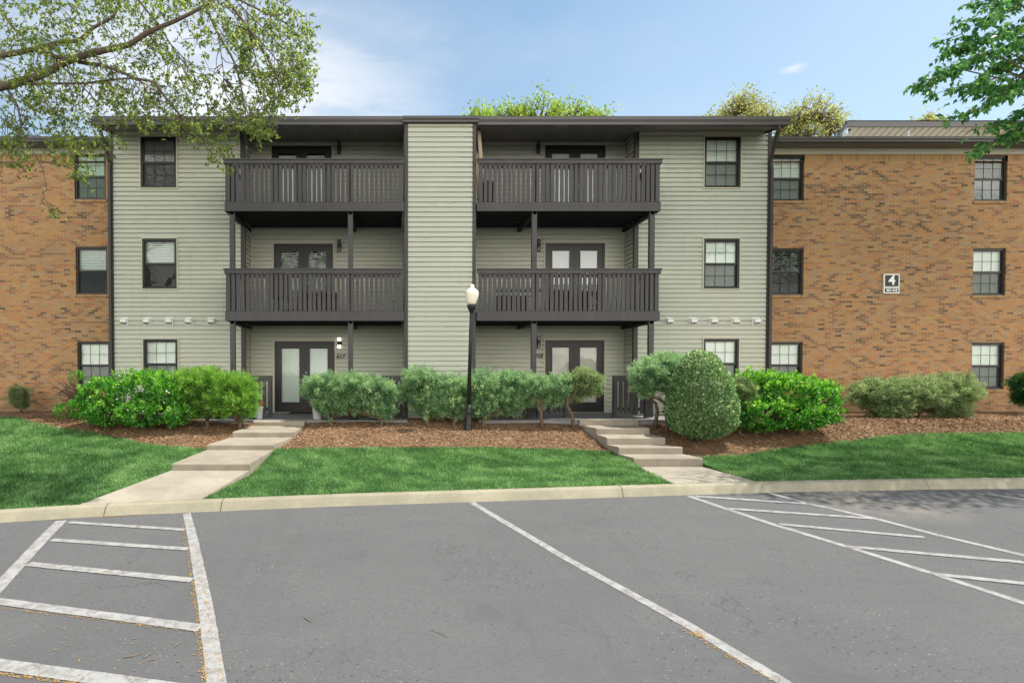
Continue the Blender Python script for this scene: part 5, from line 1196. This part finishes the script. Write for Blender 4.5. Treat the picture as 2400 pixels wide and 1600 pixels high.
LIMBS = [limb_px([(-120, 235), (0, 204), (92, 180), (163, 140), (238, 119), (303, 107), (341, 78), (415, 48), (470, 20), (540, -30)], .085, .020, TY, TY - .3, s0),
 limb_px([(-100, 150), (0, 131), (85, 116), (136, 99), (187, 97), (215, 66), (272, 39), (285, -30)], .060, .018, TY + .4, TY + .2, s1),
 limb_px([(92, 119), (140, 136), (184, 146), (238, 152), (290, 170), (313, 184), (361, 191), (380, 220), (420, 270)], .040, .010, TY + .2, TY - .5),
 limb_px([(14, 202), (75, 196), (204, 196), (266, 186), (313, 183), (345, 200)], .024, .012, TY, TY - .3),
 limb_px([(14, 204), (44, 252), (51, 310), (30, 330)], .022, .008, TY, TY - .2),
 limb_px([(415, -60), (477, 0), (511, 82), (552, 146), (572, 238), (578, 290)], .030, .008, TY, TY - .4),
 limb_px([(470, -60), (531, 0), (579, 61), (613, 112), (650, 175), (660, 230)], .030, .008, TY - .3, TY - .6),
 limb_px([(500, -50), (560, 0), (600, 20), (660, 45), (700, 85)], .022, .008, TY - .3, TY - .3),
 limb_px([(300, -30), (340, 20), (372, 60), (410, 120), (455, 180)], .022, .008, TY + .5, TY + .3),
 limb_px([(0, 20), (40, 80), (110, 120), (180, 190), (240, 250)], .024, .008, TY + .8, TY + .6),
 limb_px([(-40, 240), (20, 290), (60, 330), (100, 390), (108, 440)], .014, .006, TY - .3, TY - .5),
 limb_px([(579, 61), (625, 130), (655, 200), (668, 262)], .012, .005, TY - .4, TY - .7),
 limb_px([(590, 75), (650, 140), (690, 215), (700, 255)], .012, .004, TY - .4, TY - .5),
 limb_px([(579, 61), (600, 140), (618, 210), (622, 280)], .012, .004, TY - .3, TY - .6),
 limb_px([(613, 112), (640, 190), (642, 270), (650, 300)], .010, .004, TY - .3, TY - .4),
 limb_px([(560, 10), (640, 90), (700, 150), (715, 190)], .011, .004, TY - .3, TY - .2),
 limb_px([(511, 82), (522, 150), (528, 220)], .010, .004, TY - .1, TY - .2),
 limb_px([(341, 78), (400, 130), (430, 200), (448, 255)], .010, .004, TY - .2, TY - .4),
 limb_px([(361, 191), (405, 250), (440, 290), (500, 345), (530, 380)], .014, .005, TY - .4, TY - .8)]
# hanging twigs: where the photo shows leaf, by region (x0, y0, x1, y1, number)
REG = [(0, -20, 240, 110, 80), (240, -20, 480, 110, 62), (480, -20, 690, 110, 70), (0, 110, 200, 240, 66), (200, 110, 430, 250, 72), (560, 60, 730, 200, 96), (430, 150, 560, 250, 34),
       (600, 170, 725, 265, 60), (0, 230, 160, 330, 44), (160, 225, 330, 320, 30), (320, 220, 520, 300, 32), (500, 230, 640, 300, 34), (0, 320, 70, 420, 20), (110, 320, 260, 375, 22), (400, 275, 470, 320, 14), (555, 275, 640, 320, 16), (480, 320, 545, 385, 12), (160, 385, 220, 430, 6), (105, 470, 130, 500, 3)]
allp = [p for l in LIMBS for p in l]
for x0, y0, x1, y1, k in REG:
    for _ in range(k):
        px, py = random.uniform(x0, x1), random.uniform(y0, y1); Y = TY + random.uniform(-1.0, .9); a = P(px, py, Y)
        ln = random.uniform(.22, .5); d = Vector((random.gauss(.25, .5), random.uniform(-.4, .4), random.gauss(-.45, .45))).normalized() * ln
        pts = wig(a - d * .5, a + d * .5, 3, .03); leafpaths.append(pts); twg.tube(pts, [.006, .005, .004, .002], 4)
        if random.random() < .6:
            near = random.choice(sorted(allp, key=lambda q: (q - pts[0]).length)[:9])
            if (near - pts[0]).length < .85 and near.z > pts[0].z - .1: twg.tube(wig(near, pts[0], 4, .04), [.008, .007, .006, .005, .004], 5)
limb.build('limb', M['bark'], oak, True); twg.build('twig', M['bark'], oak)
q1 = tree_leaves(leafpaths, 15, .064, .031, .25, .10, 5)
# upper crown, above the frame, that shades the lawn
up = [((-5.4, 11.5, 9.9), (2.6, 1.7, .9)), ((-1.7, 11.7, 10.7), (2.0, 1.5, .7)), ((-4.0, 10.4, 9.6), (1.8, .9, .6)), ((-9.5, 10.8, 9.8), (2.6, 1.8, 1.8)), ((-10.5, 11.2, 6.4), (2.0, 1.6, 2.0))]
p, nm = ell_points(up, 10500, (.2, 1.0), .2); q2 = leaf_quads(p, unit(rng.normal(size=p.shape) + np.array([0, 0, -.4])), rng.uniform(.08, .14, len(p)), rng.uniform(.04, .07, len(p)))
np_mesh('crown', np.concatenate([q1, q2]), 4, M['oak'], oak, np.clip(np.concatenate([rng.beta(1.5, 1.8, len(q1)), rng.random(len(q2))]), 0, 1))

# right maple: trunk outside the frame at right
MY = 11.0
mp = Vector((14.4, MY + .6, terrain(14.4, MY + .6))); maple = thing('maple_tree', 'fresh green broad-leaved maple hanging in over the brick wing with the sign', 'tree', mp)
m = MB(); m.tube([mp - Vector((0, 0, .2)), mp + Vector((0, 0, 2)), mp + Vector((-.1, 0, 4.6)), mp + Vector((-.2, 0, 9))], [.26, .2, .16, .04], 12); m.build('trunk', M['bark'], maple, True)
limb, paths = MB(), []
tips = [((2213, 48), (2250, 100)), ((2193, 119), (2260, 105)), ((2175, 163), (2270, 140)), ((2145, 191), (2205, 172)), ((2155, 221), (2285, 190)), ((2210, 279), (2320, 236)), ((2237, 310), (2400, 285)), ((2257, 368), (2340, 320)), ((2240, 12), (2330, 10)), ((2262, 60), (2340, 30)), ((2295, 240), (2350, 200)), ((2350, 335), (2400, 300)), ((2290, 90), (2390, 60)), ((2300, 160), (2400, 130)), ((2320, 210), (2400, 190)), ((2290, 300), (2380, 262)), ((2330, -10), (2420, 0)), ((2370, 80), (2440, 100)), ((2380, 170), (2440, 180)), ((2385, 250), (2440, 240)), ((2310, 125), (2380, 150)), ((2330, 60), (2400, 100)), ((2340, 280), (2420, 300)), ((2270, 130), (2340, 110)), ((2240, 215), (2300, 205))]
hub = mp + Vector((-.15, 0, 6.6))
for (tip, mid) in tips:
    Y = MY + random.uniform(-.9, .6); a, b = P(tip[0] + 18, tip[1], Y), P(mid[0] + 18, mid[1], Y + .2); c = b + (b - a) * .5; pts = wig(c, b, 2, .03) + wig(b, a, 5, .035)[1:]; paths.append(pts)
    limb.tube(pts, [.014 - .0015 * i for i in range(len(pts))], 5); limb.tube(wig(hub, c, 5, .12), [.034, .028, .022, .018, .014, .010], 6)
    for q in pts[1:-1]:
        for s in range(2):
            e = q + Vector((random.uniform(-.20, .08), random.uniform(-.45, .45), random.uniform(-.10, .07))); paths.append([q, e]); limb.tube([q, e], [.005, .002], 4)
q1 = tree_leaves(paths, 15, .115, .056, 1.0, .07, 3)
up = [((15.0, 12.9, 11.3), (3.0, 1.6, .7)), ((14.0, 11.6, 10.4), (2.0, 1.2, .6)), ((13.0, 11.4, 8.9), (2.9, 1.8, 1.5)), ((13.6, 12.6, 9.8), (2.6, 1.3, .9)), ((12.3, 11.2, 10.0), (2.4, 1.5, 1.0)), ((16.5, 12.0, 8.0), (2.8, 2.4, 2.6)), ((14.8, 10.8, 7.6), (2.0, 1.4, 2.0))]
p, nm = ell_points(up, 24000, (.15, 1.0), .2)
d = np.array([pixdir(2400, 0)[0] / pixdir(2400, 0)[1]]); keep = (p[:, 0] / p[:, 1] > (2395 - CX) / FOC) | ((p[:, 2] - EYE) / p[:, 1] > 905 / FOC + .02)
p = p[keep]; q2 = leaf_quads(p, unit(rng.normal(size=p.shape) + np.array([0, 0, -.4])), rng.uniform(.09, .15, len(p)), rng.uniform(.05, .085, len(p)))
limb.build('limb', M['bark'], maple, True); np_mesh('crown', np.concatenate([q1, q2]), 4, M['maple'], maple)

def far_tree(lobes, Y, mat, n, label, leaf):
    base = P(np.mean([l[0] for l in lobes]), 600, Y); base.z = .84; r = thing('deciduous_tree', label, 'tree', base, 'trees behind the roofs')
    ells = [ell(x, y, rx, ry, Y + random.uniform(-1, 1), rx * Y / FOC * .9) for x, y, rx, ry in lobes]
    m = MB(); top = Vector((base.x, Y, ells[0][0][2])); m.tube([base, base.lerp(top, .5), top], [.35, .25, .12], 10); m.build('trunk', M['bark'], r, True)
    m = MB(); paths = []
    for c, rr in ells:
        for i in range(46):
            u = Vector((random.gauss(0, 1), random.gauss(0, 1), abs(random.gauss(0, 1)))).normalized(); s = random.uniform(.75, 1.12); e = Vector(c) + Vector((u.x * rr[0], u.y * rr[1], u.z * rr[2])) * s
            st_ = Vector(c).lerp(e, .25); pts = wig(st_, e, 4, .22); m.tube(pts, [.05, .04, .03, .018, .008], 4); paths.append(pts[2:]); paths.append(wig(pts[3], pts[3] + Vector((random.uniform(-.6, .6), random.uniform(-.6, .6), random.uniform(.0, .6))), 2, .08))
    m.build('branch', M['bark'], r)
    q = tree_leaves(paths, n, leaf, leaf * .6, -.1, .30); np_mesh('crown', q, 4, mat, r)
far_tree([(1270, 290, 80, 58), (1200, 300, 75, 45), (1340, 300, 75, 52), (1120, 300, 40, 28), (1395, 300, 28, 28)], 31, M['far_green'], 19, 'green treetop showing over the middle of the main roof', .17)
far_tree([(1735, 275, 52, 58), (1690, 300, 40, 40), (1780, 295, 40, 45)], 33, M['far_olive'], 20, 'olive yellow treetop rising above the end of the main roof gutter', .15)
far_tree([(1905, 290, 55, 62), (1850, 310, 45, 45), (1950, 315, 40, 45), (1870, 330, 60, 30)], 34, M['far_olive'], 20, 'olive yellow treetop between the main roof and the neighbouring roof', .15)
far_tree([(2180, 300, 30, 28)], 38, M['far_olive'], 8, 'sparse treetop peeking above the neighbouring roof', .2)

# ------------------------------------------------------------------ grass, bark chips, litter
def lawn_points(n_per_m2, x0, x1):
    out = []; area = (x1 - x0) * 5.0; n = int(area * n_per_m2); X = rng.uniform(x0, x1, n); U = rng.random(n)
    kx_ = np.array([kerb_y(x) for x in np.linspace(x0, x1, 400)]); ex_ = np.array([edge_y(x) for x in np.linspace(x0, x1, 400)]); g = np.linspace(x0, x1, 400)
    Yk = np.interp(X, g, kx_) + KERB_W - .01; Ye = np.interp(X, g, ex_) + .02; span = Ye - Yk
    keep = rng.random(n) < span / 5.0; X, U, Yk, span = X[keep], U[keep], Yk[keep], span[keep]; return X, Yk + U * span
def vis(X, Y): px = CX + FOC * X / Y; return (px > -420) & (px < 2800)
X, Y = lawn_points(5200, -10.5, 18.5); k = vis(X, Y); X, Y = X[k], Y[k]
k = np.array([not hard(x, y) for x, y in zip(X, Y)]); X, Y = X[k], Y[k]
Z = np.array([terrain(x, y) for x, y in zip(X, Y)]); n = len(X)
clump = np.array([mnoise.noise(Vector((x * 2.2, y * 2.2, 0))) + .6 * mnoise.noise(Vector((x * 7, y * 7, 4))) for x, y in zip(X, Y)])
hgt = np.clip(.044 + .026 * clump + rng.normal(size=n) * .013, .015, .11); ang = rng.uniform(0, 2 * np.pi, n); lean_ = rng.uniform(.2, 1.0, n) * hgt
wd = rng.uniform(.005, .009, n); ca, sa = np.cos(ang), np.sin(ang); b = np.stack([X, Y, Z - .004], 1); side = np.stack([-sa, ca, np.zeros(n)], 1) * wd[:, None]
tip = b + np.stack([ca * lean_, sa * lean_, hgt], 1)
tag(np_mesh('grass', np.stack([b - side, b + side, tip], 1), 3, M['grass'], None, np.clip(.42 + .42 * clump + .22 * np.array([mnoise.noise(Vector((x * .8, y * .8, 6))) for x, y in zip(X, Y)]) + rng.normal(size=n) * .22, 0, 1)), 'green grass blades of the lawn strips', 'grass', None, 'stuff')

n = 170000; X = rng.uniform(-9.5, 17.5, n); ey = np.interp(X, np.linspace(-9.5, 17.5, 500), [edge_y(x) for x in np.linspace(-9.5, 17.5, 500)]); Y = ey - .03 + rng.random(n) * (16.5 - ey); k = vis(X, Y) & ~((X > xL1 - .6) & (X < xR0 + .6) & (Y > PAT_Y + .06)) & (Y < 17.6)
X, Y = X[k], Y[k]; k = np.array([not hard(x, y) for x, y in zip(X, Y)]); X, Y = X[k], Y[k]; n = len(X)
Z = np.array([mulch_z(x, y) for x, y in zip(X, Y)]) + rng.uniform(.002, .022, n)
a = rng.uniform(0, 2 * np.pi, n); L_ = rng.gamma(3, .009, n) + .012; W_ = rng.uniform(.004, .010, n)
d = np.stack([np.cos(a), np.sin(a), rng.normal(size=n) * .22], 1); s = np.stack([-np.sin(a), np.cos(a), rng.normal(size=n) * .35], 1); c = np.stack([X, Y, Z], 1); hl, hw = d * L_[:, None] / 2, s * W_[:, None]
tone = np.array([mnoise.noise(Vector((x * 1.3, y * 1.3, 8))) for x, y in zip(X, Y)])
tag(np_mesh('bark_chips', np.stack([c - hl - hw, c + hl - hw * .6, c + hl + hw * .7, c - hl + hw], 1), 4, M['chips'], None, np.clip(rng.beta(2.2, 2.2, n) + .18 * tone, 0, 1)), 'loose brown bark chips covering the beds', 'bark chips', None, 'stuff')
# dry catkin litter along the bay lines and kerb foot
C = []
def scatter(pa, pb, k, wd):
    a, b = lot_hit(*pa), lot_hit(*pb)
    for _ in range(k):
        p = a.lerp(b, random.random()) + Vector((random.gauss(0, wd), random.gauss(0, wd), 0)); p.z = lot_z(p.y) + .006; C.append(tuple(p))
scatter((428, 1230), (462, 1440), 260, .012); scatter((462, 1440), (482, 1600), 150, .014); scatter((462, 1285), (520, 1600), 120, .02); scatter((240, 1211), (352, 1204), 160, .012)
scatter((0, 1424), (460, 1480), 130, .012); scatter((0, 1577), (240, 1606), 160, .016); scatter((1600, 1473), (1818, 1602), 70, .018); scatter((0, 1480), (480, 1600), 160, .5); scatter((1630, 1484), (1650, 1492), 50, .02); scatter((-20, 1226), (240, 1210), 60, .015)
C = np.array(C); a = rng.uniform(0, 6.28, len(C)); d = np.stack([np.cos(a), np.sin(a), np.zeros(len(C))], 1); s = np.stack([-np.sin(a), np.cos(a), np.zeros(len(C))], 1); l = rng.uniform(.006, .018, (len(C), 1)); wq = rng.uniform(.002, .005, (len(C), 1))
tag(np_mesh('leaf_litter', np.stack([C - d * l - s * wq, C + d * l - s * wq, C + d * l + s * wq, C - d * l + s * wq], 1), 4, M['litter']), 'dry tan catkins and crumbs along the bay lines', 'leaf litter', None, 'stuff')
